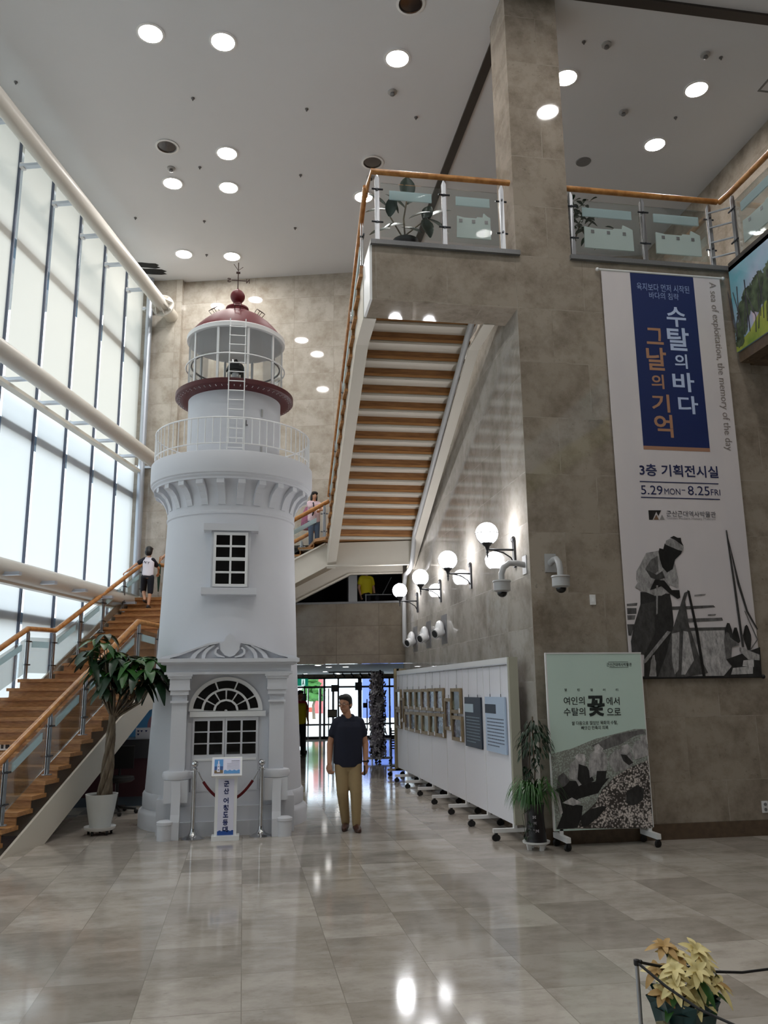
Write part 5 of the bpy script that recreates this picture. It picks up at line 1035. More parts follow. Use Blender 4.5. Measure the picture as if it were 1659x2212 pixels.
cream, amber, greenl = mat('cream yellow bract', rgb(228, 212, 150), .5, noise=.12, nscale=20), mat('amber bract', rgb(186, 150, 92), .55, noise=.2, nscale=20), M_leaf
b = B(); b.T = WX; st_ = B(); st_.T = WX
for (dx, dy, z, kk) in ((-.06, -.05, .40, 0), (.04, -.08, .36, 0), (.10, .0, .41, 0), (-.01, .03, .44, 0), (.0, -.1, .30, 0), (.07, -.03, .47, 0), (-.12, .02, .38, 1), (-.05, .06, .47, 1), (.13, .06, .42, 0), (.14, -.05, .33, 0), (-.13, -.06, .31, 1), (.02, -.11, .41, 0), (-.09, -.09, .35, 0)):
    p = Vector((dx, dy, z)); st_.tube([(dx*.3, dy*.3, .22), (dx*.7, dy*.7, z-.08), p], .005, 5)
    a0 = random.random()*6; tw = Vector((dx*1.5, dy*1.5-.3, .6)).normalized()
    for ring_, cnt, ln, el in ((0, 6, .085, .15), (1, 5, .062, .55)):
        for j in range(cnt):
            a = a0+2*PI*j/cnt+ring_*.5; h = Vector((math.cos(a), math.sin(a), 0)); q = tw.to_track_quat('Z', 'Y') @ Vector((h.x*math.cos(el), h.y*math.cos(el), math.sin(el)))
            b.k = kk if random.random() < .93 else 1-kk; leafpatch(b, p, q, tw, ln*random.uniform(.85, 1.2), ln*.26, random.uniform(.15, .5), 5)
b.end('bracts', [cream, amber], po2, smooth=70, keep=True)
b = B(); b.T = WX
for k in range(34):
    a = random.uniform(0, 6.28); r_ = random.uniform(.03, .12); leafpatch(b, (r_*math.cos(a), r_*math.sin(a), random.uniform(.26, .42)), (math.cos(a), math.sin(a), random.uniform(-.5, .3)), (0, 0, 1), random.uniform(.07, .11), .025, .5, 5)
b.end('green_leaves', greenl, po2, smooth=70, keep=True); st_.end('stems', M_leaf2, po2, smooth=60)
lp = thing('low_barrier_post', 'short black barrier post with rope loops beside the poinsettia', 'stanchion', (1.855, 4.0, 0))
b = B(); b.lathe([(.001, 0), (.07, 0), (.07, .01), (.012, .018), (.001, .018)], 20, (1.855, 4.0, 0)); b.end('base', M_iron, lp, smooth=40)
b = B(); b.tube([(1.855, 4.0, .01), (1.855, 4.0, .44)], .0095, 12); b.end('pole', M_steel, lp, smooth=60)
b = B(); b.lathe([(.012, .415), (.014, .42), (.014, .44), (.001, .443)], 14, (1.855, 4.0, 0)); b.sph((1.872, 3.995, .43), .011, 10); b.end('rope_eye', M_iron, lp, smooth=50)
for nm, pts in (('right', [(1.86, 4.0, .43), (2.1, 4.02, .37), (2.4, 4.02, .345), (2.75, 4.02, .36), (3.1, 4.0, .43)]), ('front', [(1.86, 3.99, .425), (1.93, 3.87, .36), (2.02, 3.75, .3), (2.12, 3.62, .27), (2.3, 3.4, .3), (2.5, 3.2, .43)])):
    b = B(); b.tube(pts, .0065, 8); tag(b.end('barrier_rope', M_rubber, smooth=60), 'thin black rope from the low post running '+('right behind the poinsettia' if nm == 'right' else 'forward across the dark green pot'), 'rope')
b = B(); b.lathe([(.001, 0), (.07, 0), (.07, .01), (.012, .018), (.01, .43), (.001, .44)], 16); o = tag(b.end('low_barrier_post', M_steel, smooth=50), 'short barrier post outside the right edge of the photo', 'stanchion'); o.location = (3.1, 4.0, 0)
o = dup(o, (2.5, 3.2, 0), label='short barrier post below the bottom edge of the photo')
# plants standing on the upper floor
rb = thing('rubber_plant', 'dark leaved rubber plant behind the balcony glass', 'potted plant', (1.95, 9.6, 7.11))
b = B(); b.lathe([(.001, 7.11), (.13, 7.11), (.17, 7.38), (.155, 7.38), (.001, 7.34)], 24, (1.95, 9.6, 0)); b.end('pot', M_iron, rb, smooth=40)
b = B(); b.tube([(1.95, 9.6, 7.34), (1.93, 9.6, 7.7), (1.98, 9.6, 8.0)], .012, 6); b.tube([(1.93, 9.6, 7.45), (2.15, 9.6, 7.65), (2.25, 9.6, 7.75)], .01, 6); b.tube([(1.93, 9.6, 7.4), (1.75, 9.58, 7.7), (1.7, 9.58, 7.85)], .01, 6); b.end('stems', M_bark, rb, smooth=60)
b = B(); random.seed(8)
for p, d, L in (((1.98, 9.6, 7.98), (.02, 0, 1), .34), ((1.96, 9.6, 7.85), (-.7, -.1, .55), .3), ((1.98, 9.58, 7.9), (.7, -.1, .5), .28), ((1.7, 9.58, 7.85), (-.5, 0, .4), .3), ((1.72, 9.58, 7.8), (-.8, -.1, -.1), .26), ((1.74, 9.57, 7.7), (.1, -.3, .7), .26), ((2.25, 9.6, 7.75), (.6, -.1, .3), .3), ((2.25, 9.58, 7.72), (.7, -.2, -.5), .28), ((2.2, 9.56, 7.7), (.1, -.3, -.7), .27), ((2.2, 9.6, 7.7), (.3, 0, .8), .24), ((1.94, 9.56, 7.6), (-.7, -.2, -.2), .27), ((1.9, 9.56, 7.55), (.4, -.3, -.2), .26), ((1.75, 9.6, 7.55), (-.9, -.1, -.3), .25), ((2.0, 9.58, 7.7), (.5, -.2, .2), .25), ((1.85, 9.56, 7.75), (-.3, -.2, .5), .25)):
    leafpatch(b, p, d, (0, -.6, .8) if abs(d[2]) < .8 else (0, -1, 0), L*1.2, L*.36, .15)
b.end('leaves', M_leafr, rb, smooth=70, keep=True)
fp = thing('potted_shrub', 'leafy green shrub in a grey tub behind the right balcony glass', 'potted plant', (4.5, 10.2, 7.11))
b = B(); b.lathe([(.001, 7.11), (.17, 7.11), (.23, 7.55), (.21, 7.55), (.001, 7.5)], 28, (4.5, 10.2, 0)); b.end('pot', mat('grey green tub', rgb(130, 136, 118), .5), fp, smooth=40)
b = B(); b.tube([(4.5, 10.2, 7.5), (4.5, 10.2, 7.9), (4.5, 10.2, 8.3)], .015, 6); b.tube([(4.5, 10.2, 7.8), (4.62, 10.15, 8.2)], .01, 6); b.end('stems', M_bark, fp, smooth=60)
b = B(); random.seed(9)
for k in range(90):
    p = Vector((4.55+random.gauss(0, .16), 10.15+random.gauss(0, .1), 8.3+random.gauss(0, .16))); d = Vector((random.gauss(0, 1), random.gauss(0, .6), random.uniform(-.6, .5)))
    leafpatch(b, p, d, (0, 0, 1), random.uniform(.11, .17), .032, .4, 4)
b.end('leaves', M_leaf2, fp, smooth=70, keep=True, kind='stuff')
b = B(); text(b, '두리', (5.0, 9.65, 8.02), .05, .12, (1, 0, 0), (0, 0, 1)) if False else None
b.bm.free()
# ---------------------------------------------------------------- people
def capsule(b, p, q, r0, r1, n=14):
    p, q = Vector(p), Vector(q); b.tube([p, q], [r0, r1], n); b.sph(p, r0, n); b.sph(q, r1, n)
def chain(b, pts, rs):
    for i in range(len(pts)-1): capsule(b, pts[i], pts[i+1], rs[i], rs[i+1])
def blob(b, name, m, parent, vox, smooth=4, **kw):
    """voxel-merge overlapping volumes into one continuous surface"""
    o = b.end('tmp', m, None); md = o.modifiers.new('r', 'REMESH'); md.mode = 'VOXEL'; md.voxel_size = vox
    s_ = o.modifiers.new('s', 'SMOOTH'); s_.iterations = smooth; s_.factor = .5
    me = bpy.data.meshes.new_from_object(o.evaluated_get(bpy.context.evaluated_depsgraph_get()))
    bpy.data.objects.remove(o)
    me.name = name; me.transform(WM[parent.name].inverted())
    for p in me.polygons: p.use_smooth = True
    if not me.materials: me.materials.append(m)
    o = bpy.data.objects.new(name, me); COL.objects.link(o); o.parent = parent; WM[o.name] = WM[parent.name].copy()
    for k, v in kw.items(): o[k] = v
    return o
def hand(b, wr, d, pn, s, curl, thumb):
    """wr wrist, d along the hand, pn palm normal, thumb +1/-1 side"""
    d = Vector(d).normalized(); pn = Vector(pn); pn = (pn-d*pn.dot(d)).normalized(); sd = d.cross(pn)*thumb; wr = Vector(wr)
    for f in (-.028, -.01, .01, .028): capsule(b, wr+d*.012*s+sd*f*.75*s, wr+d*.085*s+sd*f*s, .0135*s, .0125*s, 10)
    for f, L in ((.031, .068), (.0105, .077), (-.0105, .071), (-.031, .055)):
        p = wr+d*.088*s+sd*f*1.05*s; a = curl*.45; q = d
        for seg in (.45, .31, .24):
            q = (d*math.cos(a)+pn*math.sin(a)).normalized(); e = p+q*L*seg*s; capsule(b, p, e, .0092*s, .0086*s, 8); p = e; a += curl*.8
    p = wr+d*.03*s+sd*.034*s; q = (d*.75+sd*.75+pn*.25).normalized(); e = p+q*.036*s; capsule(b, p, e, .0125*s, .0105*s, 8); q2 = (d*.95+sd*.25+pn*.45).normalized(); e2 = e+q2*.03*s; capsule(b, e, e2, .0105*s, .009*s, 8); capsule(b, e2, e2+(q2+pn*.2).normalized()*.022*s, .009*s, .008*s, 8)
def headparts(b, c, M, s):
    T0 = b.T; b.T = Matrix.Translation(c) @ M @ Matrix.Scale(s, 4)
    b.sph((0, .012, .035), 1, 20, (.077, .092, .088)); b.sph((0, -.014, -.035), 1, 18, (.062, .07, .072)); b.sph((0, -.04, -.082), 1, 14, (.036, .036, .03))
    b.sph((0, -.058, .0), 1, 14, (.055, .03, .05))
    b.prism([(-.011, -.084, .012), (.011, -.084, .012), (.016, -.088, -.028), (-.016, -.088, -.028)], (0, .03, 0)); b.sph((0, -.098, -.02), .0145, 10); b.tube([(0, -.084, .018), (0, -.1, -.015)], [.007, .011], 8)
    for sx in (-1, 1):
        b.sph((sx*.078, .014, -.008), 1, 10, (.011, .022, .034)); b.sph((sx*.035, -.07, -.012), 1, 10, (.02, .02, .018))
    b.sph((0, -.083, -.053), 1, 10, (.024, .011, .007)); b.sph((0, -.081, -.064), 1, 10, (.021, .011, .008))
    b.T = T0
def facebits(parent, c, M, s, brow=True, glasses=False):
    T0 = Matrix.Translation(c) @ M @ Matrix.Scale(s, 4)
    b = B(); b.T = T0
    for sx in (-1, 1):
        b.k = 0; b.sph((sx*.030, -.0815, .008), 1, 10, (.013, .006, .0042)); b.k = 1; b.sph((sx*.030, -.0862, .008), 1, 8, (.0055, .002, .0042))
        b.k = 1; b.tube([(sx*.014, -.092, .026), (sx*.032, -.09, .032), (sx*.05, -.078, .026)], .0035, 6)
    b.k = 2; b.tube([(-.022, -.091, -.058), (0, -.096, -.058), (.022, -.091, -.058)], .0035, 6)
    b.end('face_features', [mat('eye white', rgb(206, 200, 192), .3), mat('dark brow', rgb(26, 20, 18), .6), mat('lip', rgb(138, 84, 74), .5)], parent, smooth=60)
    if glasses:
        b = B(); b.T = T0
        for sx in (-1, 1):
            b.tube([(sx*.033+.024*math.cos(a), -.1, .006+.016*math.sin(a)) for a in [2*PI*i/14 for i in range(14)]], .002, 5, closed=True)
            b.tube([(sx*.057, -.1, .01), (sx*.08, .0, .012)], .002, 5)
        b.tube([(-.01, -.101, .01), (.01, -.101, .01)], .002, 5); b.end('glasses', M_iron, parent, smooth=60)
def hairparts(b, c, M, s, long=False):
    T0 = b.T; b.T = Matrix.Translation(c) @ M @ Matrix.Scale(s, 4)
    b.sph((0, .022, .055), 1, 20, (.086, .094, .085)); b.sph((0, .048, .0), 1, 16, (.08, .066, .08)); b.sph((.015, -.03, .095), 1, 14, (.065, .055, .038)); b.sph((-.02, -.025, .095), 1, 14, (.06, .055, .038))
    for sx in (-1, 1): b.sph((sx*.074, .02, .03), 1, 12, (.014, .045, .05))
    if long:
        for sx in (-1, 1): b.sph((sx*.07, .02, -.06), 1, 14, (.034, .06, .12)); b.sph((sx*.05, -.05, .07), 1, 12, (.045, .04, .045))
        b.sph((0, .07, -.07), 1, 16, (.085, .05, .13)); b.sph((0, -.06, .085), 1, 12, (.05, .03, .03))
    b.T = T0
def shoe(b, an, toe, zf, s, sole=True):
    an = Vector(an); t = Vector(toe); d = Vector((t.x-an.x, t.y-an.y, 0)).normalized(); h = Vector((an.x, an.y, zf))
    b.T = Matrix.Identity(4)
    capsule(b, h-d*.05*s+Vector((0, 0, .036*s)), h+d*.07*s+Vector((0, 0, .034*s)), .037*s, .042*s); capsule(b, h+d*.07*s+Vector((0, 0, .034*s)), h+d*.155*s+Vector((0, 0, .026*s)), .043*s, .027*s); capsule(b, h-d*.03*s+Vector((0, 0, .04*s)), h+Vector((0, 0, .075*s)), .04*s, .036*s)
M_skin = mat('tan skin', rgb(176, 128, 100), .55, noise=.05); M_skin2 = mat('light tan skin', rgb(204, 156, 126), .55)
M_hair = mat('black hair', rgb(18, 16, 16), .55, noise=.3, nscale=60, bump=.3)
def vec(*a): return Vector(a)
# the man walking towards the camera
mo = Vector((1.333, 10.72, 0))
mn = thing('person', 'man in navy polo shirt and khaki trousers walking past the lighthouse', 'person', mo)
HM = Matrix.Rotation(math.radians(-36), 4, 'Z') @ Matrix.Rotation(math.radians(4), 4, 'X'); hc = Vector((1.281, 10.70, 1.512))
J = dict(shL=(1.182, 10.72, 1.298), shR=(1.462, 10.72, 1.296), elL=(1.094, 10.75, 1.03), elR=(1.541, 10.74, 1.03), wrL=(1.082, 10.70, .81), wrR=(1.535, 10.68, .80), hipL=(1.245, 10.73, .82), hipR=(1.392, 10.73, .82), knL=(1.246, 10.70, .455), knR=(1.408, 10.66, .455), anL=(1.296, 10.80, .09), anR=(1.413, 10.66, .085))
J = {k: Vector(v) for k, v in J.items()}
def limbs(b, J, ra, rl, grow=0.):
    for s in 'LR':
        chain(b, [J['sh'+s], J['el'+s], J['wr'+s]], [ra[0]+grow, ra[1]+grow, ra[2]+grow]); chain(b, [J['hip'+s], J['kn'+s], J['an'+s]], [rl[0]+grow, rl[1]+grow, rl[2]+grow])
def torso(b, J, wd, dp, grow=0., z0=None):
    sL, sR, hL, hR = J['shL'], J['shR'], J['hipL'], J['hipR']; ms = (sL+sR)/2; mh = (hL+hR)/2
    pts = [(0, .78*wd), (.12, 1.0*wd), (.4, 1.02*wd), (.62, .98*wd), (.86, 1.0*wd), (1.03, 1.0*wd), (1.14, .8*wd)]
    R = []
    for f, w_ in pts:
        c = ms.lerp(mh, f); ax = (sR-sL).lerp(hR-hL, min(1, f)); ax.z *= 1; ax.normalize(); fw = Vector((-ax.y, ax.x, 0)).normalized()
        R.append([b.v(c+ax*(w_+grow)*math.cos(2*PI*i/24)+fw*(dp*(.75 if f < .05 else 1)+grow)*math.sin(2*PI*i/24)) for i in range(24)])
    for a, c in zip(R, R[1:]):
        for j in range(24): b.f([a[j], a[(j+1) % 24], c[(j+1) % 24], c[j]])
    b.f(R[0][::-1]); b.f(R[-1])
b = B(); headparts(b, hc, HM, .95); capsule(b, (1.297, 10.715, 1.44), (1.318, 10.725, 1.32), .05, .058); torso(b, J, .155, .09); limbs(b, J, (.048, .041, .031), (.075, .05, .035))
hand(b, J['wrL'], (.02, -.2, -1), (.8, .6, 0), 1.08, 1.15, -1); hand(b, J['wrR'], (-.03, -.2, -1), (-.8, .6, 0), 1.08, .95, 1)
bd = blob(b, 'body', M_skin, mn, .005, 2)
facebits(bd, hc, HM, .95, glasses=True)
b = B(); hairparts(b, hc, HM, .95); blob(b, 'hair', M_hair, mn, .008, 5)
def shirt(b, J, wd, dp, ra, sl, grow):
    torso(b, J, wd, dp, grow)
    for s in 'LR': chain(b, [J['sh'+s].lerp((J['shL']+J['shR'])/2, .2), J['sh'+s]+vec(0, 0, -.01), J['sh'+s].lerp(J['el'+s], sl)], [ra*1.0, ra*1.02, ra*1.02])
    capsule(b, J['shL'].lerp(J['shR'], .12)+vec(0, 0, .01), J['shL'].lerp(J['shR'], .88)+vec(0, 0, .01), ra*.95, ra*.95)
M_navy = mat('navy polo cotton', rgb(17, 22, 40), .85, noise=.12, nscale=30)
b = B(); shirt(b, J, .166, .105, .066, .52, .018); sh = blob(b, 'polo_shirt', M_navy, mn, .009, 5)
b = B()
for sx in (-1, 1): b.prism([(1.318+sx*.012, 10.655, 1.315), (1.318+sx*.055, 10.66, 1.375), (1.318+sx*.085, 10.71, 1.365), (1.318+sx*.062, 10.635, 1.285)], (0, .012, .006))
b.tube([(1.25, 10.7, 1.36), (1.25, 10.76, 1.372), (1.318, 10.79, 1.385), (1.385, 10.76, 1.372), (1.385, 10.7, 1.36)], .02, 8); b.end('collar', M_navy, sh, smooth=50)
M_khaki = mat('khaki cotton trousers', rgb(152, 130, 94), .85, noise=.12, nscale=18, bump=.15)
b = B(); c0 = (J['hipL']+J['hipR'])/2
b.loft([((c0.x, c0.y, .70), .12, .085), ((c0.x, c0.y, .78), .172, .112), ((c0.x, c0.y, .86), .168, .108), ((c0.x, c0.y, .90), .15, .1)])
for s in 'LR': chain(b, [J['hip'+s]+vec(0, 0, -.04), J['kn'+s], J['an'+s]+vec(0, .01, .0)], [.1, .074, .054])
tr = blob(b, 'trousers', M_khaki, mn, .009, 4)
for s, toe in (('L', (1.25, 10.62)), ('R', (1.425, 10.45))):
    b = B(); shoe(b, J['an'+s], toe+(0,), 0, 1.08); blob(b, 'shoe', mat('brown leather shoe', rgb(64, 36, 26), .35), mn, .006, 3)
b = B(); w_ = J['wrR']; b.tube([(w_.x+.034*math.cos(a), w_.y+.03*math.sin(a), w_.z+.02+.004*math.cos(a)) for a in [2*PI*i/20 for i in range(20)]], .008, 8, closed=True); b.tube([(w_.x+.02, w_.y-.035, w_.z+.02), (w_.x+.022, w_.y-.042, w_.z+.02)], .018, 14); b.end('wrist_watch', M_iron, mn, smooth=50)
b = B(); b.box(1.505, 1.517, 10.60, 10.66, .655, .77); tag(b.end('phone', M_black), 'dark phone held in the hand of the man in the navy polo', 'phone')
# the boy climbing the stairs, seen from behind
def U(u_, v_, z_): return Vector(uvp(u_, v_, z_))
def fx(p, dv=0., dz=0.):
    q = Vector(p)+Vector((S15, C15, 0))*dv; q.z += dz; return q
boy = thing('person', 'boy in white shirt with black sleeves and dark shorts climbing the stairs', 'person', fx((-1.93, 17.3, 3.335)))
J = dict(shL=fx((-2.075, 17.335, 4.36), .1), shR=fx((-1.915, 17.295, 4.34), .1), elL=fx((-2.235, 17.376, 4.255), .05), wrL=fx((-2.37, 17.41, 4.13), -.05, -.03), elR=fx((-1.86, 17.28, 4.2), .3), wrR=fx((-1.93, 17.3, 4.12), .48), hipL=fx((-2.03, 17.322, 4.0), -.0), hipR=fx((-1.90, 17.288, 3.99), -.0), knL=fx((-2.10, 17.34, 3.74), .16), knR=fx((-1.912, 17.291, 3.70), .04), anL=fx((-2.01, 17.319, 3.53), .02), anR=fx((-1.927, 17.295, 3.42)))
hc = fx((-2.005, 17.318, 4.515), .12); HM = Matrix.Rotation(PI-.35, 4, 'Z') @ Matrix.Rotation(math.radians(14), 4, 'X')
b = B(); headparts(b, hc, HM, .83); capsule(b, hc+vec(0, 0, -.04), (J['shL']+J['shR'])/2, .036, .042); torso(b, J, .095, .065); limbs(b, J, (.032, .027, .02), (.052, .041, .027))
hand(b, J['wrL'], (-.8, .1, -.5), (.1, .1, -1), .75, .8, 1); hand(b, J['wrR'], (-.3, 1, -.3), (0, .1, -1), .75, .8, -1); bd = blob(b, 'body', M_skin2, boy, .006, 3)
facebits(bd, hc, HM, .83)
b = B(); hairparts(b, hc, HM, .86); b.T = Matrix.Identity(4); b.sph(hc+fx((0, 0, 0), -.035, -.01), .078, 14); blob(b, 'hair', M_hair, boy, .008, 5)
b = B(); torso(b, dict(J, hipL=J['hipL']+vec(0, 0, .045), hipR=J['hipR']+vec(0, 0, .045)), .106, .075, .012); capsule(b, J['shL'].lerp(J['shR'], .2), J['shL'].lerp(J['shR'], .8), .055, .055); sh = blob(b, 'shirt', mat('white striped shirt', rgb(214, 210, 220), .8, noise=.05, nscale=60), boy, .009, 4)
b = B()
for s in 'LR': chain(b, [J['sh'+s].lerp((J['shL']+J['shR'])/2, .35), J['sh'+s], J['sh'+s].lerp(J['el'+s], .62)], [.05, .052, .05])
blob(b, 'sleeves', mat('black shirt sleeve', rgb(24, 26, 40), .8), sh, .009, 4)
b = B(); cc = fx((-1.98, 17.30, 4.27), -.005); text(b, 'N Y', cc+Vector((.0, 0, 0)), .12, .05, (C15, -S15, -.25), (.18, 0, 1), .03)
for v_ in b.bm.verts: v_.co += Vector((-S15, -C15, 0))*.035
bmesh.ops.solidify(b.bm, geom=b.bm.faces[:], thickness=.004); b.end('shirt_letters', M_navy, sh)
b = B(); c0 = (J['hipL']+J['hipR'])/2; b.loft([((c0.x, c0.y, c0.z-.05), .1, .08), ((c0.x, c0.y, c0.z+.0), .106, .084), ((c0.x, c0.y, c0.z+.02), .1, .08)])
for s in 'LR': chain(b, [J['hip'+s]+vec(0, 0, -.02), J['kn'+s]+vec(0, 0, -.02)], [.072, .06])
blob(b, 'shorts', mat('dark denim shorts', rgb(26, 30, 42), .85, noise=.2, nscale=25), boy, .009, 4)
b = B(); shoe(b, J['anR']+vec(0, 0, -.02), fx(J['anR'], .3), 3.335, .78); blob(b, 'shoe', mat('black canvas shoe', rgb(40, 38, 42), .6), boy, .006, 2)
b = B(); q = J['anL']; capsule(b, q+vec(-.01, 0, -.03), fx(q, .12, -.05), .03, .026); blob(b, 'shoe', mat('black canvas shoe2', rgb(60, 52, 50), .6), boy, .006, 2)
# the person in red, almost hidden behind the lighthouse, with the green umbrella
Z0 = LZ
def simple(name_label, base, h, yaw, shirt_m, leg_m, armL=None, armR=None, long=False, sk=M_skin2, sit=False, vest=None):
    s = h/1.62; t = thing('person', name_label, 'person', base); Rm = Matrix.Translation(base) @ Matrix.Rotation(yaw, 4, 'Z')
    P = lambda x, y, z: Rm @ Vector((x*s, y*s, z*s))
    J = dict(shL=P(-.15, 0, 1.3), shR=P(.15, 0, 1.3), elL=P(-.21, .0, 1.05), elR=P(.21, 0, 1.05), wrL=P(-.2, -.08, .84), wrR=P(.2, -.08, .84), hipL=P(-.08, 0, .84), hipR=P(.08, 0, .84), knL=P(-.085, -.02, .46), knR=P(.085, -.02, .46), anL=P(-.085, 0, .085), anR=P(.085, 0, .085))
    if sit:
        J.update(knL=P(-.12, -.38, .82), knR=P(.12, -.38, .82), anL=P(-.12, -.38, .4), anR=P(.12, -.38, .4))
    if armL: J.update(elL=Vector(armL[0]), wrL=Vector(armL[1]))
    if armR: J.update(elR=Vector(armR[0]), wrR=Vector(armR[1]))
    hc = P(0, -.01, 1.5); HM = Matrix.Rotation(yaw, 4, 'Z') @ Matrix.Rotation(.12, 4, 'X')
    b = B(); headparts(b, hc, HM, .93*s); capsule(b, P(0, .005, 1.44), P(0, .01, 1.32), .05*s, .056*s); torso(b, J, .15*s, .09*s); limbs(b, J, (.044*s, .036*s, .026*s), (.075*s, .05*s, .035*s))
    for q, th in (('L', -1), ('R', 1)): hand(b, J['wr'+q], J['wr'+q]-J['el'+q]+vec(0, 0, -.05), Rm.to_3x3() @ Vector((th*-1, .2, .1)), .9*s, 1.1, th)
    bd = blob(b, 'body', sk, t, .008*s, 3); facebits(bd, hc, HM, .93*s)
    b = B(); hairparts(b, hc, HM, .95*s, long); blob(b, 'hair', M_hair, t, .01, 4)
    b = B(); shirt(b, J, .152*s, .098*s, .062*s, .55, .016); blob(b, 'shirt', shirt_m, t, .011, 4)
    if vest: b = B(); torso(b, J, .158*s, .104*s, .022*s); blob(b, 'vest', vest, t, .011, 4)
    b = B(); c0 = (J['hipL']+J['hipR'])/2; b.loft([(c0+vec(0, 0, -.12*s), .12*s, .085*s), (c0+vec(0, 0, -.04*s), .15*s, .105*s), (c0+vec(0, 0, .07*s), .148*s, .1*s)])
    for q in 'LR': chain(b, [J['hip'+q]+vec(0, 0, -.03*s), J['kn'+q], J['an'+q]+vec(0, 0, .02*s)], [.088*s, .066*s, .052*s])
    blob(b, 'trousers', leg_m, t, .011, 4)
    for q in 'LR': b = B(); shoe(b, J['an'+q], J['an'+q]+Rm.to_3x3() @ Vector((0, -.3, 0)), J['an'+q].z-.085*s, .95*s); blob(b, 'shoe', M_rubber, t, .008, 2)
    return t, J
M_redshirt = mat('red shirt cotton', rgb(196, 34, 50), .8); M_jeans = mat('blue denim', rgb(62, 82, 110), .85, noise=.2, nscale=30); M_darkt = mat('dark trousers', rgb(28, 28, 36), .85)
hu = Vector((-1.812, 17.985, 4.46))
simple('person in red shirt mostly hidden behind the lighthouse, holding a green umbrella', uvp(-5.98, 16.98, Z0), 1.6, .4, M_redshirt, M_darkt, armL=(U(-6.2, 16.9, 4.62), hu+vec(.05, .0, .02)))
um = thing('umbrella', 'folded dark green umbrella held upright on the stair landing', 'umbrella', hu+vec(0, 0, -.8))
b = B(); b.tube([hu+vec(.06, 0, -.02), hu+vec(.055, 0, .035), hu+vec(.03, 0, .055), hu+vec(.0, 0, .035), hu+vec(0, 0, -.1)], .009, 8); b.end('handle', M_rail, um, smooth=60)
b = B(); b.tube([hu+vec(0, 0, -.1), hu+vec(0, 0, -.14), hu+vec(0, 0, -.2), hu+vec(0, 0, -.45), hu+vec(0, 0, -.7)], [.012, .03, .036, .03, .012], 12); b.end('canopy', mat('dark green umbrella cloth', rgb(24, 58, 42), .7), um, smooth=50)
b = B(); b.tube([hu+vec(0, 0, -.7), hu+vec(0, 0, -.8)], .005, 6); b.end('tip', M_chrome, um)
# the girl on the short flight
gb = Vector((1.36, 16.71, 4.443))
simple('girl with long dark hair in pink white shirt and jeans behind the stair railing', gb, 1.27, .25, mat('pink white checked shirt', rgb(214, 190, 200), .8, noise=.14, nscale=40), M_jeans, armL=((1.30, 16.62, 5.30), (1.40, 16.5, 5.29)), armR=((1.55, 16.55, 5.30), (1.47, 16.48, 5.28)), long=True)
bg = thing('backpack', 'mauve bag hanging at the side of the girl on the stairs', 'bag', (1.2, 16.75, 4.9))
b = B(); b.loft([((1.23, 16.78, 4.92), .10, .08), ((1.22, 16.78, 5.0), .125, .1), ((1.24, 16.8, 5.25), .12, .1), ((1.27, 16.8, 5.4), .08, .07)]); b.end('bag_body', mat('mauve cloth', rgb(150, 92, 118), .8, noise=.15, nscale=20), bg, smooth=60)
b = B(); b.tube([(1.27, 16.72, 5.4), (1.34, 16.62, 5.46), (1.35, 16.58, 5.3), (1.3, 16.66, 5.1)], .014, 8); b.end('strap', M_darkt, bg, smooth=60)
b = B(); b.box(1.38, 1.44, 16.44, 16.46, 5.24, 5.33); tag(b.end('paper_cup', M_panel), 'small white paper held by the girl on the stairs', 'paper')
LOBBY_LAMPS = [(1.62, 18.56), (2.01, 20.07), (2.42, 20.08), (3.07, 27.88), (2.42, 25.28), (2.06, 28.46), (3.29, 29.4), (4.82, 29.4), (4.45, 27.49)]
# ---------------------------------------------------------------- reception desk under the stairs
dk = thing('reception_desk', 'dark maroon reception desk behind the white tree pot', 'desk', (-2.0, 13.7, 0))
b = B(); b.box(-3.6, -.75, 13.7, 14.4, .14, .70); b.end('front_panel', mat('maroon laminate', rgb(58, 26, 34), .4), dk)
b = B(); b.box(-3.6, -.75, 13.66, 14.45, .70, .98); b.end('counter', mat('charcoal laminate', rgb(52, 52, 56), .35), dk)
b = B(); b.box(-3.6, -.75, 13.74, 14.35, .0, .14); b.end('kick_board', mat('slate kick board', rgb(74, 86, 98), .4), dk)
b = B(); b.box(-3.1, -.6, 15.3, 15.36, 0, 1.5); pb = tag(b.end('shade_screen', mat('dark grey partition', rgb(64, 62, 62), .6)), 'added dark screen keeping the space behind the reception desk dark', 'shade_screen')  # added sheet: hides the bright window wall so this area stays dark
ps2 = thing('wall_poster', 'blue poster on the dark screen behind the reception desk', 'poster', (-1.6, 15.29, 1))
b = B(); b.box(-2.4, -1.0, 15.285, 15.3, .85, 1.48); b.end('sheet', mat('poster sky blue', rgb(70, 128, 176), .5, noise=.3, nscale=2), ps2)
b = B(); b.lathe([(.001, 0), (.2, 0)], 24) if False else b.prism([(-1.48+.14*math.cos(2*PI*i/24), 15.283, 1.12+.2*math.sin(2*PI*i/24)) for i in range(24)], (0, .002, 0)); b.end('print_shape', mat('dusty pink print', rgb(150, 110, 126), .6), ps2)
b = B(); b.T = Matrix.Translation((-1.52, 13.85, .98)) @ Matrix.Rotation(.15, 4, 'X'); b.k = 0; b.box(-.12, .1, 0, .008, 0, .17); b.k = 1
for x, z in ((-.08, .12), (-.03, .12), (.04, .12), (-.08, .07)): b.prism([(x-.02, -.002, z+.012), (x+.02, -.002, z+.012), (x, -.002, z-.02)], (0, .002, 0))
tag(b.end('desk_leaflet', [M_panel, P_navy]), 'white leaflet with dark bird shapes standing on the reception desk', 'leaflet')
ch = thing('office_chair', 'black office chair on castors in the dark under the stairs', 'chair', (-1.75, 12.9, 0))
b = B(); b.tube([(-1.75, 12.9, .1), (-1.75, 12.9, .45)], .025, 10)
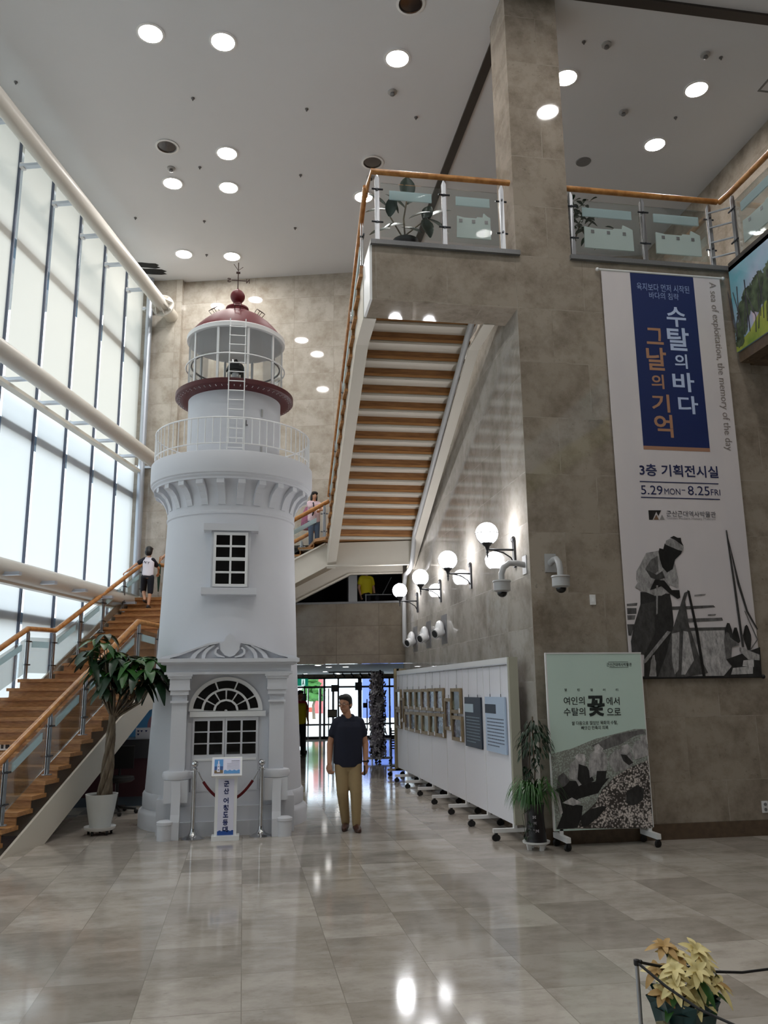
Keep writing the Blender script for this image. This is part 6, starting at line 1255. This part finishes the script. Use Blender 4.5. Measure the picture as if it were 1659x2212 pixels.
for k in range(5): b.tube([(-1.75, 12.9, .1), (-1.75+.28*math.cos(k*1.257), 12.9+.28*math.sin(k*1.257), .07)], .02, 8)
b.end('base', M_iron, ch, smooth=50)
for k in range(5):
    b = B(); b.sph((-1.75+.28*math.cos(k*1.257), 12.9+.28*math.sin(k*1.257), .032), .032, 10); b.end('castor', M_rubber, ch, smooth=60)
b = B(); b.loft([((-1.75, 12.9, .44), .2, .2), ((-1.75, 12.9, .47), .24, .23), ((-1.75, 12.9, .51), .23, .22)]); b.end('seat', M_black, ch, smooth=50)
b = B(); b.box(-1.94, -1.56, 13.1, 13.15, .6, .92); b.tube([(-1.75, 13.05, .46), (-1.75, 13.16, .7)], .02, 8); b.end('backrest', M_black, ch)
# ---------------------------------------------------------------- entrance lobby beyond the back wall
M_lobceil = mat('lobby ceiling', rgb(176, 180, 186), .6)
b = B(); b.prism([(*uvp(-4.2, 17.6)[:2], 2.225), (*uvp(3.2, 17.6)[:2], 2.225), (6.9, 30.3, 2.225), (.1, 30.3, 2.225)], (0, 0, .2))
struct(b.end('ceiling_lobby', M_lobceil))
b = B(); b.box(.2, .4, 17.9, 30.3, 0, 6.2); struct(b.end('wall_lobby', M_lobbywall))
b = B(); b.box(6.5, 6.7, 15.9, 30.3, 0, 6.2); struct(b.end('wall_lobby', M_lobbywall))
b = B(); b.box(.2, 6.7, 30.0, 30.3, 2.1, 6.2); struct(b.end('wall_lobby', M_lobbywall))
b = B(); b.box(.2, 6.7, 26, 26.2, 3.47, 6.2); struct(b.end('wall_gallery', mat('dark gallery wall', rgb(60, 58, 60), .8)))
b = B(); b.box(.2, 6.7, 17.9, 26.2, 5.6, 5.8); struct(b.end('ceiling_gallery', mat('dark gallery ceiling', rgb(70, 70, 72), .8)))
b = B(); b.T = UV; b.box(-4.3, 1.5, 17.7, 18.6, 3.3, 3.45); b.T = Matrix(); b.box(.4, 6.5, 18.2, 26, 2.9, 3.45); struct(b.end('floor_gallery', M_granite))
lob = None
for i, (x, y) in enumerate(LOBBY_LAMPS):
    if lob is None:
        lob = thing('lobby_downlight', 'small lit downlight in the low corridor ceiling', 'ceiling light', (x, y, 2.224), group='corridor downlights')
        b = B(); b.lathe([(.07, -.002), (.085, -.003), (.085, -.008), (.07, -.008)], 18); b.end('trim_ring', M_plasw, lob, smooth=40, world=False)
        b = B(); b.lathe([(.001, -.005), (.07, -.005)], 18); b.end('lamp_glass', M_lobbylamp, lob, world=False)
    else: dup(lob, (x, y, 2.224))
M_dark_alu = mat('dark bronze aluminium', rgb(58, 58, 62), .4, metal=.3)
dw = struct(thing('door_1', 'glazed entrance doors at the end of the corridor', 'door', (3, 30.1, 0)))
b = B()
for x, w_ in ((.5, .12), (2.15, .05), (2.85, .07), (3.35, .06), (4.12, .13), (4.55, .05), (5.2, .06), (6.3, .2)): b.box(x-w_/2, x+w_/2, 30.0, 30.12, 0, 2.1)
b.box(.4, 6.5, 30.0, 30.12, 1.75, 1.82); b.box(.4, 6.5, 30.0, 30.12, 0, .09); b.box(.4, 6.5, 30.0, 30.12, 2.06, 2.12); b.end('frame', M_dark_alu, dw)
b = B(); b.box(.4, 6.5, 30.02, 30.07, .46, .52); b.end('push_bar', M_dark_alu, dw)
for x0, x1 in ((2.66, 2.74), (2.26, 2.30), (3.12, 3.2), (2.98, 3.02)):
    b = B(); b.box(x0, x1, 29.96, 30.1, 0, 1.74); b.end('stile', M_steel, dw)
b = B(); b.box(.4, 6.5, 30.06, 30.065, .1, 2.06); b.end('pane', M_glass_win, dw)
for x, z0, z1 in ((3.2, 1.62, 1.86), (4.05, 1.66, 1.94)):
    b = B(); b.box(x-.12, x+.12, 29.8, 29.98, z0, z1); b.end('door_operator', M_iron, dw)
b = B(); b.tube([(4.36, 29.9, .25), (4.36, 29.9, 1.35)], .02, 8); b.box(4.22, 4.34, 29.9, 29.93, 1.05, 1.22); b.end('door_handle', M_iron, dw)
for (xa, xb, ya) in ((4.2, 4.8, 27.5), (4.9, 6.5, 27.0)):
    b = B(); b.box(xa, xb, ya, ya+.02, .02, 2.1); b.end('side_pane', M_glass_win, dw)
ex = thing('exit_sign', 'green exit sign with white walking figure hanging in the corridor', 'sign', (1.95, 28, 1.9))
b = B(); b.box(1.77, 2.12, 28, 28.06, 1.82, 2.06); b.end('case', mat('green backlit sign', rgb(20, 128, 104), .4, emit=.5), ex)
b = B(); b.box(1.90, 2.02, 27.995, 28, 1.835, 2.045); b.end('door_symbol', mat('pale backlit sign', rgb(200, 236, 232), .4, emit=.7), ex)
b = B(); b.prism([(1.96+.014*math.cos(a), 27.99, 2.01+.014*math.sin(a)) for a in [2*PI*i/10 for i in range(10)]], (0, .004, 0)); b.prism([(1.945, 27.99, 1.99), (1.975, 27.99, 1.99), (1.97, 27.99, 1.93), (1.995, 27.99, 1.86), (1.975, 27.99, 1.855), (1.957, 27.99, 1.905), (1.935, 27.99, 1.855), (1.917, 27.99, 1.865), (1.945, 27.99, 1.93)], (0, .004, 0)); b.end('figure_symbol', mat('green symbol', rgb(16, 96, 80), .5), ex)
b = B(); b.tube([(1.95, 28.03, 2.06), (1.95, 28.03, 2.225)], .01, 6); b.end('hanger', M_iron, ex)
t = thing('notice_stand', 'small dark framed notice on a stand behind the walking man', 'sign', (3.0, 28.5, 0))
b = B(); b.box(2.82, 3.14, 28.5, 28.53, .78, 1.04); b.end('frame', M_iron, t); b = B(); b.box(2.85, 3.11, 28.49, 28.5, .81, 1.01); b.end('notice', mat('tan paper', rgb(120, 112, 96), .6), t)
b = B(); b.tube([(2.98, 28.52, 0), (2.98, 28.52, .8)], .012, 8); b.lathe([(.001, 0), (.14, 0), (.12, .02), (.001, .02)], 18, (2.98, 28.52, 0)); b.end('pole', M_iron, t, smooth=50)
tk = thing('track_light', 'black track with small spotlights under the corridor ceiling', 'spotlight', (3.2, 25.5, 2.2))
b = B(); b.box(2.55, 4.2, 25.48, 25.52, 2.19, 2.225); b.end('track', M_iron, tk)
for k in range(6):
    b = B(); x = 2.7+.27*k; b.tube([(x, 25.5, 2.19), (x, 25.47, 2.13)], .01, 6); b.tube([(x, 25.5, 2.15), (x+.05, 25.42, 2.08)], .032, 10); b.end('spotlight_head', M_iron, tk, smooth=50)
pb_ = thing('display_board', 'tall grey lilac board behind the person in the yellow vest', 'board', (1.6, 24, 0))
b = B(); b.box(1.05, 1.74, 24, 24.03, .15, 1.57); b.end('sheet', mat('grey lilac sheet', rgb(176, 170, 190), .6), pb_)
b = B(); b.box(1.72, 1.77, 23.99, 24.04, .05, 1.59); b.box(1.03, 1.77, 23.99, 24.04, 1.56, 1.59); b.box(1.5, 1.79, 23.85, 24.2, 0, .05); b.end('frame', M_dark_alu, pb_)
M_yellow = mat('yellow vest', rgb(226, 208, 30), .7)
simple('person in yellow vest and red shirt at the edge of the corridor', (1.52, 22.9, 0), 1.68, .5, M_redshirt, M_darkt, vest=M_yellow)
# column of paper butterflies
fc = thing('butterfly_column', 'column covered in white and grey paper butterflies at the corridor', 'decoration', (3.2, 20.2, 0))
b = B(); b.lathe([(.15, .1), (.15, 2.0), (.1, 2.06), (.001, 2.07)], 20, (3.2, 20.2, 0)); b.end('core', mat('dark grey core', rgb(150, 148, 158), .8), fc, smooth=40)
b = B(); random.seed(31)
for k in range(620):
    a = random.uniform(0, 6.28); z = random.uniform(.12, 2.1); r_ = random.uniform(.15, .185)*(1 if z < 1.9 else .75); c = Vector((3.2+r_*math.cos(a), 20.2+r_*math.sin(a), z)); n_ = Vector((math.cos(a), math.sin(a), random.uniform(-.3, .3))); t1 = n_.orthogonal().normalized(); t1.rotate(Matrix.Rotation(random.uniform(0, 6.28), 3, n_)); t2 = n_.cross(t1).normalized(); s = random.uniform(.028, .05); b.k = random.choice((0, 0, 0, 1, 1, 2))
    for sg_ in (-1, 1): b.pl([c, c+t1*sg_*s*.9+t2*s+n_*s*.5, c+t1*sg_*s*1.2+t2*s*.1+n_*s*.7, c+t1*sg_*s*.8-t2*s*.8+n_*s*.4])
b.end('butterflies', [mat('white paper', rgb(240, 240, 246), .6), mat('grey lilac paper', rgb(176, 170, 188), .6), mat('black paper', rgb(34, 32, 38), .6)], fc, keep=True, kind='stuff')
b = B(); b.box(2.85, 3.55, 20.17, 20.23, .07, .12); b.box(3.17, 3.23, 19.9, 20.5, .07, .12); b.end('base', M_leg, fc)
for x, y in ((2.9, 20.2), (3.5, 20.2), (3.2, 19.95), (3.2, 20.45)):
    b = B(); castor(b, x, y, .03); b.end('castor', M_rubber, fc, smooth=40)
rk = thing('slatted_rack', 'black slatted rack beside the far end of the panel row', 'rack', (3.5, 19.2, 0))
b = B()
for k in range(8): b.box(3.36, 3.62, 19.18, 19.2, .36+.055*k, .39+.055*k)
b.end('slats', M_iron, rk, kind='stuff'); b = B(); b.box(3.34, 3.36, 19.17, 19.21, 0, .83); b.box(3.62, 3.64, 19.17, 19.21, 0, .83); b.box(3.34, 3.64, 19.0, 19.4, 0, .02); b.end('frame', M_iron, rk)
# dim gallery seen through the low window above the corridor
b = B(); b.box(2.36, 2.56, 19.0, 19.25, 3.45, 5.6); tag(b.end('gallery_post', M_plas), 'pale post inside the dark gallery window', 'post')
gr2 = thing('gallery_railing', 'thin grey metal rails inside the dark gallery window', 'railing', (2.9, 18.7, 3.45))
for z in (3.62, 3.8): b = B(); b.tube([(2.7, 18.7, z), (3.3, 18.6, z)], .012, 6); b.end('rail', M_steel, gr2, smooth=50)
b = B(); b.tube([(2.72, 18.7, 3.45), (2.72, 18.7, 3.82)], .014, 6); b.end('upright', M_steel, gr2, smooth=50); b = B(); b.tube([(3.1, 18.65, 3.82), (3.3, 18.6, 4.2)], .012, 6); b.end('sloping_rail', M_steel, gr2, smooth=50)
simple('person in yellow vest sitting inside the dark gallery window', (2.86, 19.6, 3.10), 1.5, .3, M_yellow, M_darkt, sit=True)
bn2 = thing('gallery_bench', 'dark bench in the gallery window under the seated person', 'bench', (2.86, 19.65, 3.45))
b = B(); b.box(2.3, 3.3, 19.5, 19.95, 3.66, 3.72); b.end('seat', M_black, bn2)
for x in (2.36, 3.22): b = B(); b.box(x, x+.05, 19.55, 19.9, 3.45, 3.66); b.end('leg', M_black, bn2)
# ---------------------------------------------------------------- outside the entrance
b = B(); b.prism([(-30, 30.3, -.02), (40, 30.3, -.02), (40, 60, .5), (-30, 60, .5)], (0, 0, -.05)); struct(b.end('pavement', mat('sunlit pavement', rgb(220, 220, 214), .8)))
b = B(); b.box(-20, 4.6, 52, 52.4, .3, .64); struct(b.end('brick_wall', mat('red brick wall', rgb(176, 84, 66), .8, noise=.2, nscale=12)))
tr2 = thing('pine_tree', 'clipped green pine tree outside the glass doors', 'tree', (3.65, 44, .25))
b = B(); b.tube([(3.65, 44, .2), (3.6, 44, .9), (3.75, 44, 1.4), (3.6, 44, 2.0)], [.09, .07, .06, .04], 8); b.end('trunk', M_bark, tr2, smooth=60)
b = B(); random.seed(2)
for (x, z, r_) in ((3.65, 2.35, .5), (3.3, 1.95, .42), (4.0, 1.95, .42), (3.6, 1.6, .5), (3.2, 1.55, .3), (4.1, 1.5, .33), (3.6, 2.7, .35)):
    b.sph((3.6+(x-3.65)*.8, 44+random.uniform(-.2, .2), (z-1.6)*.8+1.35), r_*.78, 14, (1.1, 1, .55))
for v_ in b.bm.verts: v_.co += Vector((random.uniform(-.06, .06), random.uniform(-.06, .06), random.uniform(-.05, .05)))
b.end('crown', mat('pine needles', rgb(54, 104, 40), .8, noise=.5, nscale=6), tr2)
b = B(); b.box(4.15, 4.75, 50, 50.6, .3, 4); o = tag(b.end('gate_post', mat('rose brick post', rgb(190, 100, 96), .8)), 'rose coloured brick post outside the glass doors', 'post')
b = B(); b.box(6.2, 14, 44, 44.4, .2, 3.2); o = tag(b.end('blue_tint_panel', mat('blue hoarding', rgb(92, 110, 178), .6, noise=.1, nscale=1)), 'added blue panel giving the blue tone in the right glass doors', 'tint_panel')  # added blue surface that gives the door glass its blue tone
